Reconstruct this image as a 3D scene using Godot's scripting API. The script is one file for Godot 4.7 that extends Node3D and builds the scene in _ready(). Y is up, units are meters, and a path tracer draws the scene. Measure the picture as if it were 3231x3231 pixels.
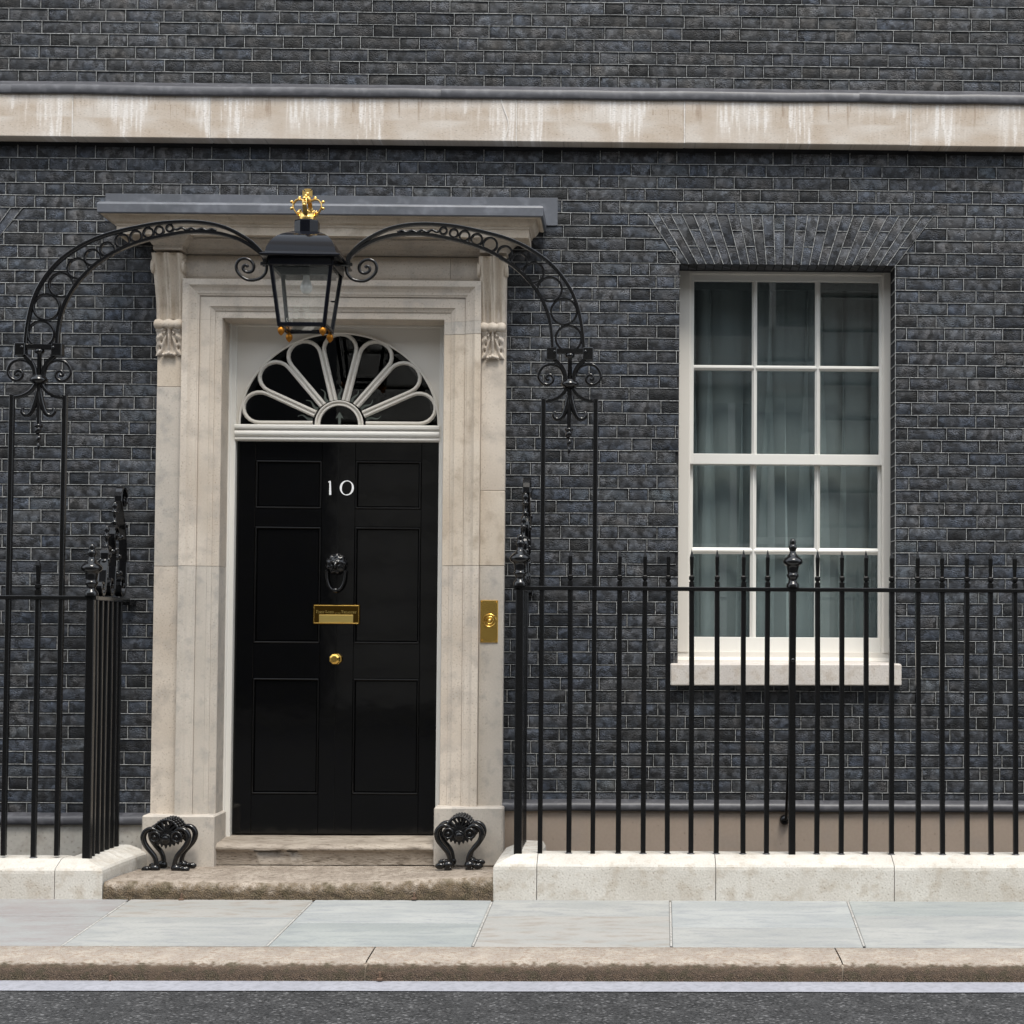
extends Node3D
# A black brick town house with a panelled black door, seen square-on across a street on an overcast day.
# World: x to the right along the facade, y up, z out of the facade (brick face at z = 0). Metres.

const F := 5500.0          # focal length of the lens in pixels of the photograph
const DIST := 10.0         # lens to brick face
var eye := 1.402           # lens height over the pavement at the railing plinth
var cb := Basis()
var pp := Vector2.ZERO
var rng := RandomNumberGenerator.new()
var mats := {}
var used := {}
var uv_on := false
var uv_o := Vector2.ZERO
var uv_s := Vector2.ONE
var uv_fn = null

# ---------------------------------------------------------------- survey: a sighted point at a known distance from the facade
func at(u: float, v: float, z: float) -> Vector3:
	var d := cb * Vector3((u - pp.x) / F, -(v - pp.y) / F, -1.0)
	return Vector3(0, eye, DIST) + d * ((z - DIST) / d.z)

# ---------------------------------------------------------------- scene tree helpers
func numbered(called: String) -> String:
	var n: int = used.get(called, 0)
	used[called] = n + 1
	return called if n == 0 else "%s_%03d" % [called, n]

func thing(called: String, label: String, category: String, where := Vector3.ZERO, group := "") -> Node3D:
	var o := Node3D.new()
	o.name = numbered(called)
	add_child(o)
	o.position = where
	o.set_meta("label", label)
	o.set_meta("category", category)
	if group != "":
		o.set_meta("group", group)
	return o

func part_node(called: String, parent: Node3D) -> Node3D:
	var o := Node3D.new()
	o.name = called
	parent.add_child(o, true)
	return o

func obj(called: String, st: SurfaceTool, m: Material, parent: Node3D) -> MeshInstance3D:
	st.generate_normals()
	var o := MeshInstance3D.new()
	o.name = called
	o.mesh = st.commit()
	o.material_override = m
	# geometry is written in world metres; a thing may stand at its base
	var at0 := Vector3.ZERO
	var q: Node = parent
	while q != self and q is Node3D:
		at0 += (q as Node3D).position
		q = q.get_parent()
	o.position = -at0
	parent.add_child(o, true)
	return o

func struct_node(called: String) -> Node3D:
	var o := Node3D.new()
	o.name = called
	add_child(o)
	o.set_meta("kind", "structure")
	return o

# ---------------------------------------------------------------- mesh helpers
func begin() -> SurfaceTool:
	var st := SurfaceTool.new()
	st.begin(Mesh.PRIMITIVE_TRIANGLES)
	st.set_smooth_group(-1)
	return st

func vert(st: SurfaceTool, p: Vector3) -> void:
	if uv_fn != null:
		st.set_uv(uv_fn.call(p))
	elif uv_on:
		st.set_uv(Vector2((p.x - uv_o.x) * uv_s.x, (uv_o.y - p.y) * uv_s.y))
	st.add_vertex(p)

func tri_o(st: SurfaceTool, a: Vector3, b: Vector3, c: Vector3, out: Vector3) -> void:
	var n := (b - a).cross(c - a)
	if n.dot(out) < 0.0:
		vert(st, a); vert(st, b); vert(st, c)
	else:
		vert(st, a); vert(st, c); vert(st, b)

func quad_o(st: SurfaceTool, a: Vector3, b: Vector3, c: Vector3, d: Vector3, out: Vector3) -> void:
	var n := (c - a).cross(d - b)
	if n.dot(out) < 0.0:
		vert(st, a); vert(st, b); vert(st, c)
		vert(st, a); vert(st, c); vert(st, d)
	else:
		vert(st, a); vert(st, c); vert(st, b)
		vert(st, a); vert(st, d); vert(st, c)

func box(st: SurfaceTool, lo: Vector3, hi: Vector3, bev := 0.0) -> void:
	hexa(st, [Vector3(lo.x, lo.y, lo.z), Vector3(hi.x, lo.y, lo.z), Vector3(hi.x, lo.y, hi.z), Vector3(lo.x, lo.y, hi.z),
		Vector3(lo.x, hi.y, lo.z), Vector3(hi.x, hi.y, lo.z), Vector3(hi.x, hi.y, hi.z), Vector3(lo.x, hi.y, hi.z)], bev)

# eight corners: bottom ring then top ring, each (back left, back right, front right, front left)
func hexa(st: SurfaceTool, c: Array, bev := 0.0) -> void:
	var mid := Vector3.ZERO
	for p in c:
		mid += p / 8.0
	var faces := [[0, 1, 2, 3], [4, 5, 6, 7], [0, 1, 5, 4], [1, 2, 6, 5], [2, 3, 7, 6], [3, 0, 4, 7]]
	if bev <= 0.0:
		for f in faces:
			var fm: Vector3 = (c[f[0]] + c[f[1]] + c[f[2]] + c[f[3]]) / 4.0
			quad_o(st, c[f[0]], c[f[1]], c[f[2]], c[f[3]], fm - mid)
		return
	var inset := {}
	for fi in 6:
		var f: Array = faces[fi]
		for k in 4:
			var p: Vector3 = c[f[k]]
			var e1: Vector3 = (c[f[(k + 1) % 4]] - p)
			var e2: Vector3 = (c[f[(k + 3) % 4]] - p)
			inset[fi * 8 + f[k]] = p + e1.normalized() * minf(bev, e1.length() * 0.45) + e2.normalized() * minf(bev, e2.length() * 0.45)
	for fi in 6:
		var f: Array = faces[fi]
		var fm: Vector3 = (c[f[0]] + c[f[1]] + c[f[2]] + c[f[3]]) / 4.0
		quad_o(st, inset[fi * 8 + f[0]], inset[fi * 8 + f[1]], inset[fi * 8 + f[2]], inset[fi * 8 + f[3]], fm - mid)
	for fi in 6:
		for gi in range(fi + 1, 6):
			var shared := []
			for k in faces[fi]:
				if k in faces[gi]:
					shared.append(k)
			if shared.size() == 2:
				var em: Vector3 = (c[shared[0]] + c[shared[1]]) / 2.0
				quad_o(st, inset[fi * 8 + shared[0]], inset[fi * 8 + shared[1]], inset[gi * 8 + shared[1]], inset[gi * 8 + shared[0]], em - mid)
	for k in 8:
		var three := []
		for fi in 6:
			if k in faces[fi]:
				three.append(inset[fi * 8 + k])
		tri_o(st, three[0], three[1], three[2], c[k] - mid)

# a profile swept along a path; profile x lies in the plane of the path (across it), y along nrm
func sweep(st: SurfaceTool, pts: Array, prof: Array, nrm: Vector3, smooth := false, closed := false, scales := []) -> void:
	var n := pts.size()
	var rings := []
	for i in n:
		var a: Vector3 = pts[(i - 1 + n) % n] if closed else pts[maxi(i - 1, 0)]
		var b: Vector3 = pts[(i + 1) % n] if closed else pts[mini(i + 1, n - 1)]
		var t := (b - a).normalized()
		var s := nrm.cross(t).normalized()
		var w := t.cross(s)
		var k: float = scales[i] if i < scales.size() else 1.0
		var ring := []
		for p in prof:
			ring.append(pts[i] + s * p.x * k + w * p.y * k)
		rings.append(ring)
	st.set_smooth_group(1 if smooth else -1)
	var m := prof.size()
	for i in (n if closed else n - 1):
		var r0: Array = rings[i]
		var r1: Array = rings[(i + 1) % n]
		var c: Vector3 = (pts[i] + pts[(i + 1) % n]) / 2.0
		for j in m:
			var q: Vector3 = (r0[j] + r0[(j + 1) % m] + r1[j] + r1[(j + 1) % m]) / 4.0
			quad_o(st, r0[j], r0[(j + 1) % m], r1[(j + 1) % m], r1[j], q - c)
	st.set_smooth_group(-1)
	if not closed:
		for e in [0, n - 1]:
			var dir: Vector3 = (pts[0] - pts[1]) if e == 0 else (pts[n - 1] - pts[n - 2])
			var r: Array = rings[e]
			for j in range(1, m - 1):
				tri_o(st, r[0], r[j], r[j + 1], dir)

func circ(r: float, n := 8) -> Array:
	var a := []
	for i in n:
		a.append(Vector2(cos(TAU * i / n), sin(TAU * i / n)) * r)
	return a

func rectp(w: float, h: float, bev := 0.0) -> Array:
	if bev <= 0.0:
		return [Vector2(-w, -h) / 2, Vector2(w, -h) / 2, Vector2(w, h) / 2, Vector2(-w, h) / 2]
	var x := w / 2
	var y := h / 2
	return [Vector2(-x + bev, -y), Vector2(x - bev, -y), Vector2(x, -y + bev), Vector2(x, y - bev), Vector2(x - bev, y), Vector2(-x + bev, y), Vector2(-x, y - bev), Vector2(-x, -y + bev)]

func smooth_path(pts: Array, per := 4) -> Array:
	var out := []
	var n := pts.size()
	for i in n - 1:
		var p0: Vector3 = pts[maxi(i - 1, 0)]
		var p1: Vector3 = pts[i]
		var p2: Vector3 = pts[i + 1]
		var p3: Vector3 = pts[mini(i + 2, n - 1)]
		for k in per:
			var t := float(k) / per
			out.append(0.5 * (2.0 * p1 + (p2 - p0) * t + (2.0 * p0 - 5.0 * p1 + 4.0 * p2 - p3) * t * t + (3.0 * p1 - p0 - 3.0 * p2 + p3) * t * t * t))
	out.append(pts[n - 1])
	return out

# profile of (radius, distance along the axis) turned round an axis
func lathe(st: SurfaceTool, prof: Array, base: Vector3, axis := Vector3.UP, n := 16, smooth := true, lobes := 0, lobe_depth := 0.0) -> void:
	var ax := axis.normalized()
	var s := ax.cross(Vector3(0, 0, 1) if absf(ax.z) < 0.9 else Vector3(1, 0, 0)).normalized()
	var w := ax.cross(s)
	var rings := []
	for p in prof:
		var ring := []
		for i in n:
			var a := TAU * (i + 0.5) / n
			var r: float = p.x * (1.0 + (lobe_depth * cos(a * lobes) if lobes > 0 else 0.0))
			ring.append(base + ax * p.y + (s * cos(a) + w * sin(a)) * r)
		rings.append(ring)
	for k in prof.size() - 1:
		var sharp: bool = absf(prof[k].y - prof[k + 1].y) < 0.0004
		st.set_smooth_group(1 if smooth and not sharp else -1)
		for i in n:
			var a: Vector3 = rings[k][i]
			var b: Vector3 = rings[k][(i + 1) % n]
			var c: Vector3 = rings[k + 1][(i + 1) % n]
			var d: Vector3 = rings[k + 1][i]
			var rad := s * cos(TAU * (i + 1.0) / n) + w * sin(TAU * (i + 1.0) / n)
			var dr: float = prof[k + 1].x - prof[k].x
			var dy: float = prof[k + 1].y - prof[k].y
			quad_o(st, a, b, c, d, rad * dy - ax * dr if dy != 0.0 or dr != 0.0 else rad)
	st.set_smooth_group(-1)

func blob(st: SurfaceTool, c: Vector3, r: Vector3, n := 10, m := 6) -> void:
	st.set_smooth_group(1)
	for j in m:
		for i in n:
			var p := []
			for q in [[i, j], [i + 1, j], [i + 1, j + 1], [i, j + 1]]:
				var a: float = TAU * float(q[0] % n) / n
				var b: float = PI * q[1] / m
				p.append(c + Vector3(cos(a) * sin(b), cos(b), sin(a) * sin(b)) * r)
			quad_o(st, p[0], p[1], p[2], p[3], (p[0] + p[1] + p[2] + p[3]) / 4.0 - c)
	st.set_smooth_group(-1)

# flat outline pushed from t0 to t1; plane: "xy" along z, "zy" along x, "xz" along y
func prism(st: SurfaceTool, poly: PackedVector2Array, plane: String, t0: float, t1: float) -> void:
	var area := 0.0
	for i in poly.size():
		area += poly[i].cross(poly[(i + 1) % poly.size()])
	var pts := poly
	if area < 0.0:
		pts = poly.duplicate()
		pts.reverse()
	var n := pts.size()
	for i in n:
		var a := pts[i]
		var b := pts[(i + 1) % n]
		var e := Vector2(b.y - a.y, a.x - b.x)
		quad_o(st, lift(a, t0, plane), lift(b, t0, plane), lift(b, t1, plane), lift(a, t1, plane), lift(e, 0.0, plane))
	var idx := Geometry2D.triangulate_polygon(pts)
	var ax := lift(Vector2.ZERO, signf(t1 - t0), plane)
	for i in range(0, idx.size(), 3):
		tri_o(st, lift(pts[idx[i]], t1, plane), lift(pts[idx[i + 1]], t1, plane), lift(pts[idx[i + 2]], t1, plane), ax)
		tri_o(st, lift(pts[idx[i]], t0, plane), lift(pts[idx[i + 1]], t0, plane), lift(pts[idx[i + 2]], t0, plane), -ax)

func lift(p: Vector2, t: float, plane: String) -> Vector3:
	if plane == "xy":
		return Vector3(p.x, p.y, t)
	if plane == "zy":
		return Vector3(t, p.y, p.x)
	return Vector3(p.x, t, p.y)

# moulding that runs along the front and returns to the wall at both ends: profile of (projection, y), top to bottom or bottom to top
func returned(st: SurfaceTool, prof: Array, x0: float, x1: float, zb: float, zw := 0.0) -> void:
	for i in prof.size() - 1:
		var a: Vector2 = prof[i]
		var b: Vector2 = prof[i + 1]
		var pa := [Vector3(x0 - a.x, a.y, zw), Vector3(x0 - a.x, a.y, zb + a.x), Vector3(x1 + a.x, a.y, zb + a.x), Vector3(x1 + a.x, a.y, zw)]
		var pb := [Vector3(x0 - b.x, b.y, zw), Vector3(x0 - b.x, b.y, zb + b.x), Vector3(x1 + b.x, b.y, zb + b.x), Vector3(x1 + b.x, b.y, zw)]
		var up: float = signf(a.x - b.x) * (1.0 if b.y > a.y else -1.0) if absf(a.y - b.y) > 1e-6 else 0.0
		for s in 3:
			var h: Vector3 = [Vector3.LEFT, Vector3.BACK, Vector3.RIGHT][s]
			var flat: float = absf(a.x - b.x) / maxf(1e-6, absf(a.y - b.y))
			var out := h + Vector3.UP * up * minf(flat, 50.0)
			if absf(a.y - b.y) <= 1e-6:
				# a level ledge: faces up when the next point steps inwards going up the list
				out = Vector3.UP if (a.x > b.x) == (prof[0].y < prof[prof.size() - 1].y) else Vector3.DOWN
			quad_o(st, pa[s], pa[s + 1], pb[s + 1], pb[s], out)

# moulding round three sides of an opening: profile of (distance from the opening, z)
func frame3(st: SurfaceTool, prof: Array, xl: float, xr: float, y0: float, yt: float) -> void:
	for i in prof.size() - 1:
		var a: Vector2 = prof[i]
		var b: Vector2 = prof[i + 1]
		var pa := [Vector3(xl - a.x, y0, a.y), Vector3(xl - a.x, yt + a.x, a.y), Vector3(xr + a.x, yt + a.x, a.y), Vector3(xr + a.x, y0, a.y)]
		var pb := [Vector3(xl - b.x, y0, b.y), Vector3(xl - b.x, yt + b.x, b.y), Vector3(xr + b.x, yt + b.x, b.y), Vector3(xr + b.x, y0, b.y)]
		for s in 3:
			var inward: Vector3 = [Vector3.RIGHT, Vector3.DOWN, Vector3.LEFT][s]
			var e := b - a
			# outward normal in (d, z): faces away from the stone
			quad_o(st, pa[s], pa[s + 1], pb[s + 1], pb[s], inward * e.y + Vector3.BACK * e.x)

func grid(st: SurfaceTool, nx: int, ny: int, f: Callable, out: Vector3, smooth := true) -> void:
	st.set_smooth_group(1 if smooth else -1)
	var p := []
	for j in ny + 1:
		for i in nx + 1:
			p.append(f.call(float(i) / nx, float(j) / ny))
	for j in ny:
		for i in nx:
			var k := j * (nx + 1) + i
			quad_o(st, p[k], p[k + 1], p[k + nx + 2], p[k + nx + 1], out)
	st.set_smooth_group(-1)

# ---------------------------------------------------------------- materials
func noise(seed_: int, period: float, size: int, octaves := 4, kind := FastNoiseLite.TYPE_SIMPLEX_SMOOTH, w := 0) -> PackedByteArray:
	var n := FastNoiseLite.new()
	n.seed = seed_
	n.noise_type = kind
	n.frequency = 1.0 / period
	n.fractal_octaves = octaves
	var im := n.get_seamless_image(w if w > 0 else size, size)
	im.convert(Image.FORMAT_L8)
	return im.get_data()

func tex(bytes: PackedByteArray, w: int, h: int, grey := false) -> ImageTexture:
	var im := Image.create_from_data(w, h, false, Image.FORMAT_L8 if grey else Image.FORMAT_RGB8, bytes)
	return ImageTexture.create_from_image(im)

func lin(r: float, g: float, b: float) -> Color:
	return Color(r, g, b).linear_to_srgb()

func plain(c: Color, rough: float, metal := 0.0) -> StandardMaterial3D:
	var m := StandardMaterial3D.new()
	m.albedo_color = c
	m.roughness = rough
	m.metallic = metal
	return m

func world_map(m: StandardMaterial3D, per_metre: Vector3) -> void:
	m.uv1_triplanar = true
	m.uv1_world_triplanar = true
	m.uv1_scale = per_metre
	m.uv1_triplanar_sharpness = 6.0

# mottled mineral: three tones blended by coarse, middle and fine noise, with pits and specks
func mottled(seed_: int, tones: Array, coarse: float, fine: float, speck: float, speck_tone: Color, size := 512, grain := 0.10) -> Array:
	var a := noise(seed_, coarse, size, 4)
	var b := noise(seed_ + 1, coarse * 0.23, size, 4)
	var c := noise(seed_ + 2, fine, size, 2)
	var out := PackedByteArray()
	out.resize(size * size * 3)
	var hgt := PackedByteArray()
	hgt.resize(size * size)
	var t0: Color = tones[0]
	var t1: Color = tones[1]
	var t2: Color = tones[2]
	for i in size * size:
		var va := a[i] / 255.0
		var vb := b[i] / 255.0
		var vc := c[i] / 255.0
		var k := clampf((va - 0.5) * 1.6 + 0.5, 0.0, 1.0)
		var col := t0.lerp(t1, k)
		col = col.lerp(t2, clampf((vb - 0.52) * 2.2, 0.0, 0.8))
		var g := 1.0 + (vc - 0.5) * grain
		if vc < speck:
			col = col.lerp(speck_tone, 0.6)
		out[i * 3] = int(clampf(col.r * g, 0, 1) * 255)
		out[i * 3 + 1] = int(clampf(col.g * g, 0, 1) * 255)
		out[i * 3 + 2] = int(clampf(col.b * g, 0, 1) * 255)
		hgt[i] = int(clampf(0.25 * va + 0.25 * vb + 0.5 * vc - (0.3 if vc < speck else 0.0), 0, 1) * 255)
	return [tex(out, size, size), tex(hgt, size, size, true)]

func mineral(key: String, seed_: int, tones: Array, coarse: float, fine: float, speck: float, speck_tone: Color, per_metre: float, relief: float, rough: float, size := 512, grain := 0.10) -> StandardMaterial3D:
	var t := mottled(seed_, tones, coarse, fine, speck, speck_tone, size, grain)
	var m := plain(Color.WHITE, rough)
	m.albedo_texture = t[0]
	if relief > 0.0:
		m.heightmap_enabled = true
		m.heightmap_texture = t[1]
		m.heightmap_scale = relief
	world_map(m, Vector3.ONE * per_metre)
	mats[key] = m
	return m

func brick_material() -> StandardMaterial3D:
	var s := 1024                # covers two metres of faces
	var a := noise(11, 70.0, s, 4)
	var b := noise(12, 30.0, s, 4)
	var c := noise(13, 5.0, s, 3)
	var d := noise(14, 40.0, s, 4)
	var e := noise(15, 15.0, s, 4, FastNoiseLite.TYPE_SIMPLEX)
	var h := noise(16, 90.0, s, 2)
	var out := PackedByteArray()
	out.resize(s * s * 3)
	var hg := PackedByteArray()
	hg.resize(s * s)
	for y in s:
		for x in s:
			var i := y * s + x
			# creases and drag marks run along the brick: one noise read stretched
			var crease: float = e[y * s + ((x / 2) + (y / 7) * 3) % s] / 255.0
			var va := a[i] / 255.0
			var vb := b[i] / 255.0
			var vc := c[i] / 255.0
			var vd := d[i] / 255.0
			var rough_zone := smoothstep(0.42, 0.62, va)
			var v := 0.288 + (va - 0.5) * 0.08 + (vb - 0.5) * 0.11
			# scoured pale film left on the smoother parts
			v += smoothstep(0.55, 0.63, vb) * 0.06 * (1.0 - rough_zone * 0.5)
			# soot caught in the rough parts
			var soot := smoothstep(0.55, 0.66, vd * 0.8 + vc * 0.2)
			v = lerpf(v, 0.125, soot * 0.75)
			var ridge := 1.0 - smoothstep(0.0, 0.05, absf(crease - 0.5))
			var pit := 1.0 - smoothstep(0.24, 0.34, vc)
			v -= (ridge * 0.12 + pit * 0.15) * (0.3 + 0.7 * rough_zone)
			v += smoothstep(0.60, 0.78, vc) * 0.13 * (0.25 + 0.75 * rough_zone)
			v = clampf(v, 0.06, 0.7)
			var warm := (h[i] / 255.0 - 0.5) * 0.10
			out[i * 3] = int(clampf(v * (0.965 + warm), 0, 1) * 255)
			out[i * 3 + 1] = int(clampf(v * 0.985, 0, 1) * 255)
			out[i * 3 + 2] = int(clampf(v * (1.03 - warm * 1.2), 0, 1) * 255)
			hg[i] = int(clampf(0.55 + (vb - 0.5) * 0.35 + ((vc - 0.5) * 0.5 - ridge * 0.4 - pit * 0.35) * (0.3 + 0.7 * rough_zone), 0, 1) * 255)
	var m := plain(Color.WHITE, 0.60)
	m.albedo_texture = tex(out, s, s)
	m.heightmap_enabled = true
	m.heightmap_texture = tex(hg, s, s, true)
	m.heightmap_scale = 0.5
	m.vertex_color_use_as_albedo = true
	m.metallic_specular = 0.4
	return m

# limestone band with white lime runs that start under the lead and end at different lengths
func streaked() -> StandardMaterial3D:
	var w := 2048
	var h := 256
	var a := noise(31, 190.0, h, 4, FastNoiseLite.TYPE_SIMPLEX_SMOOTH, w)
	var b := noise(32, 9.0, h, 3, FastNoiseLite.TYPE_SIMPLEX_SMOOTH, w)
	var wide := noise(33, 150.0, h, 3, FastNoiseLite.TYPE_SIMPLEX_SMOOTH, w)
	var mid := noise(34, 46.0, h, 3, FastNoiseLite.TYPE_SIMPLEX_SMOOTH, w)
	var thin := noise(35, 13.0, h, 3, FastNoiseLite.TYPE_SIMPLEX_SMOOTH, w)
	var out := PackedByteArray()
	out.resize(w * h * 3)
	for y in h:
		for x in w:
			var i := y * w + x
			var va := a[i] / 255.0
			var vb := b[i] / 255.0
			var col := Color(0.705, 0.65, 0.59).lerp(Color(0.765, 0.73, 0.69), clampf((va - 0.25) * 2.0, 0, 1))
			# runs: each noise is read almost along one row, so that it draws upright streaks which drift a little
			var wd: float = wide[(20 + (y >> 3)) * w + x] / 255.0
			var md: float = mid[(70 + (y >> 4)) * w + x] / 255.0
			var tn: float = thin[(120 + (y >> 5)) * w + x] / 255.0
			var edge := float(y) / h
			var mix_ := 0.42 * wd + 0.30 * md + 0.28 * tn
			var film := smoothstep(0.40, 0.60, mix_)
			var fine_ := smoothstep(0.46, 0.70, tn) * smoothstep(0.34, 0.58, wd)
			var run := 0.45 + 1.5 * (wd - 0.5) + 1.1 * (md - 0.5) + 0.9 * (tn - 0.5)
			var k := film * 0.55 * (0.35 + 0.65 * smoothstep(run + 0.5, run - 0.3, edge)) + fine_ * 0.75 * smoothstep(run + 0.12, run - 0.10, edge)
			col = col.lerp(Color(0.885, 0.87, 0.855), clampf(k * (0.56 + 0.4 * (vb - 0.5)), 0, 0.8))
			# thin brown weeps between them
			var weep := smoothstep(0.62, 0.74, tn) * (1.0 - clampf(k * 1.6, 0, 1)) * smoothstep(0.75, 0.2, edge)
			col = col.lerp(Color(0.50, 0.42, 0.345), weep * 0.42)
			if vb < 0.20:
				col = col.darkened(0.16)
			var g := 1.0 + (vb - 0.5) * 0.07
			out[i * 3] = int(clampf(col.r * g, 0, 1) * 255)
			out[i * 3 + 1] = int(clampf(col.g * g, 0, 1) * 255)
			out[i * 3 + 2] = int(clampf(col.b * g, 0, 1) * 255)
	var m := plain(Color.WHITE, 0.85)
	m.albedo_texture = tex(out, w, h)
	return m

# one stone, worn pale where feet pass, with grime and moss clinging below a ragged line; across the picture v runs over the tread, then down the face
func grimed(seed_: int, pale: Array, grime: Array, line: float, relief: float) -> StandardMaterial3D:
	var w := 1024
	var h := 512
	var a := noise(seed_, 120.0, h, 4, FastNoiseLite.TYPE_SIMPLEX_SMOOTH, w)
	var b := noise(seed_ + 1, 26.0, h, 4, FastNoiseLite.TYPE_SIMPLEX_SMOOTH, w)
	var c := noise(seed_ + 2, 5.0, h, 3, FastNoiseLite.TYPE_SIMPLEX_SMOOTH, w)
	var d := noise(seed_ + 3, 60.0, h, 3, FastNoiseLite.TYPE_SIMPLEX_SMOOTH, w)
	var out := PackedByteArray()
	out.resize(w * h * 3)
	var hg := PackedByteArray()
	hg.resize(w * h)
	for y in h:
		for x in w:
			var i := y * w + x
			var va := a[i] / 255.0
			var vb := b[i] / 255.0
			var vc := c[i] / 255.0
			var vd := d[i] / 255.0
			var col: Color = pale[0]
			col = col.lerp(pale[1], clampf((va - 0.35) * 2.4, 0, 1)).lerp(pale[2], clampf((vb - 0.52) * 3.0, 0, 0.85))
			# grains of the stone itself
			if vc < 0.30:
				col = col.lerp(pale[2].darkened(0.25), 0.6)
			elif vc > 0.74:
				col = col.lightened(0.14)
			var t := float(y) / h
			var cling := smoothstep(line - 0.02, line + 0.05, t + (vb - 0.5) * 0.07 + (vc - 0.5) * 0.07 + (vd - 0.5) * 0.06)
			var g: Color = grime[0]
			g = g.lerp(grime[1], clampf((vb - 0.35) * 2.4, 0, 1)).lerp(grime[2], clampf((vd - 0.55) * 3.5, 0, 0.8))
			if vc < 0.32:
				g = g.darkened(0.45)
			elif vc > 0.66:
				g = g.lerp(pale[0], 0.34)
			col = col.lerp(g, cling * 0.93)
			out[i * 3] = int(clampf(col.r, 0, 1) * 255)
			out[i * 3 + 1] = int(clampf(col.g, 0, 1) * 255)
			out[i * 3 + 2] = int(clampf(col.b, 0, 1) * 255)
			hg[i] = int(clampf(0.3 * vb + 0.7 * vc, 0, 1) * 255)
	var m := plain(Color.WHITE, 0.88)
	m.albedo_texture = tex(out, w, h)
	m.heightmap_enabled = true
	m.heightmap_texture = tex(hg, w, h, true)
	m.heightmap_scale = relief
	return m

# rolled asphalt: pale and dark chippings in a grey binder
func chippings() -> StandardMaterial3D:
	var s := 1024                # covers 1.4 m
	var cell := FastNoiseLite.new()
	cell.seed = 88
	cell.noise_type = FastNoiseLite.TYPE_CELLULAR
	cell.frequency = 1.0 / 8.0
	cell.fractal_type = FastNoiseLite.FRACTAL_NONE
	cell.cellular_return_type = FastNoiseLite.RETURN_CELL_VALUE
	var ci := cell.get_seamless_image(s, s)
	ci.convert(Image.FORMAT_L8)
	cell.cellular_return_type = FastNoiseLite.RETURN_DISTANCE
	var di := cell.get_seamless_image(s, s)
	di.convert(Image.FORMAT_L8)
	var cv := ci.get_data()
	var dv := di.get_data()
	var a := noise(90, 150.0, s, 3)
	var out := PackedByteArray()
	out.resize(s * s * 3)
	var hg := PackedByteArray()
	hg.resize(s * s)
	for i in s * s:
		var t := cv[i] / 255.0
		var d := dv[i] / 255.0
		var v := 0.105 + 0.125 * t + (a[i] / 255.0 - 0.5) * 0.12
		if t > 0.93:
			v += 0.12
		elif t < 0.16:
			v -= 0.08
		v -= smoothstep(0.35, 0.65, d) * 0.07
		out[i * 3] = int(clampf(v * 1.01, 0, 1) * 255)
		out[i * 3 + 1] = int(clampf(v, 0, 1) * 255)
		out[i * 3 + 2] = int(clampf(v * 1.0, 0, 1) * 255)
		hg[i] = int(clampf(0.8 - d * 0.7 + t * 0.2, 0, 1) * 255)
	var m := plain(Color.WHITE, 0.85)
	m.albedo_texture = tex(out, s, s)
	m.heightmap_enabled = true
	m.heightmap_texture = tex(hg, s, s, true)
	m.heightmap_scale = 0.5
	world_map(m, Vector3.ONE * 0.7)
	return m

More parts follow.
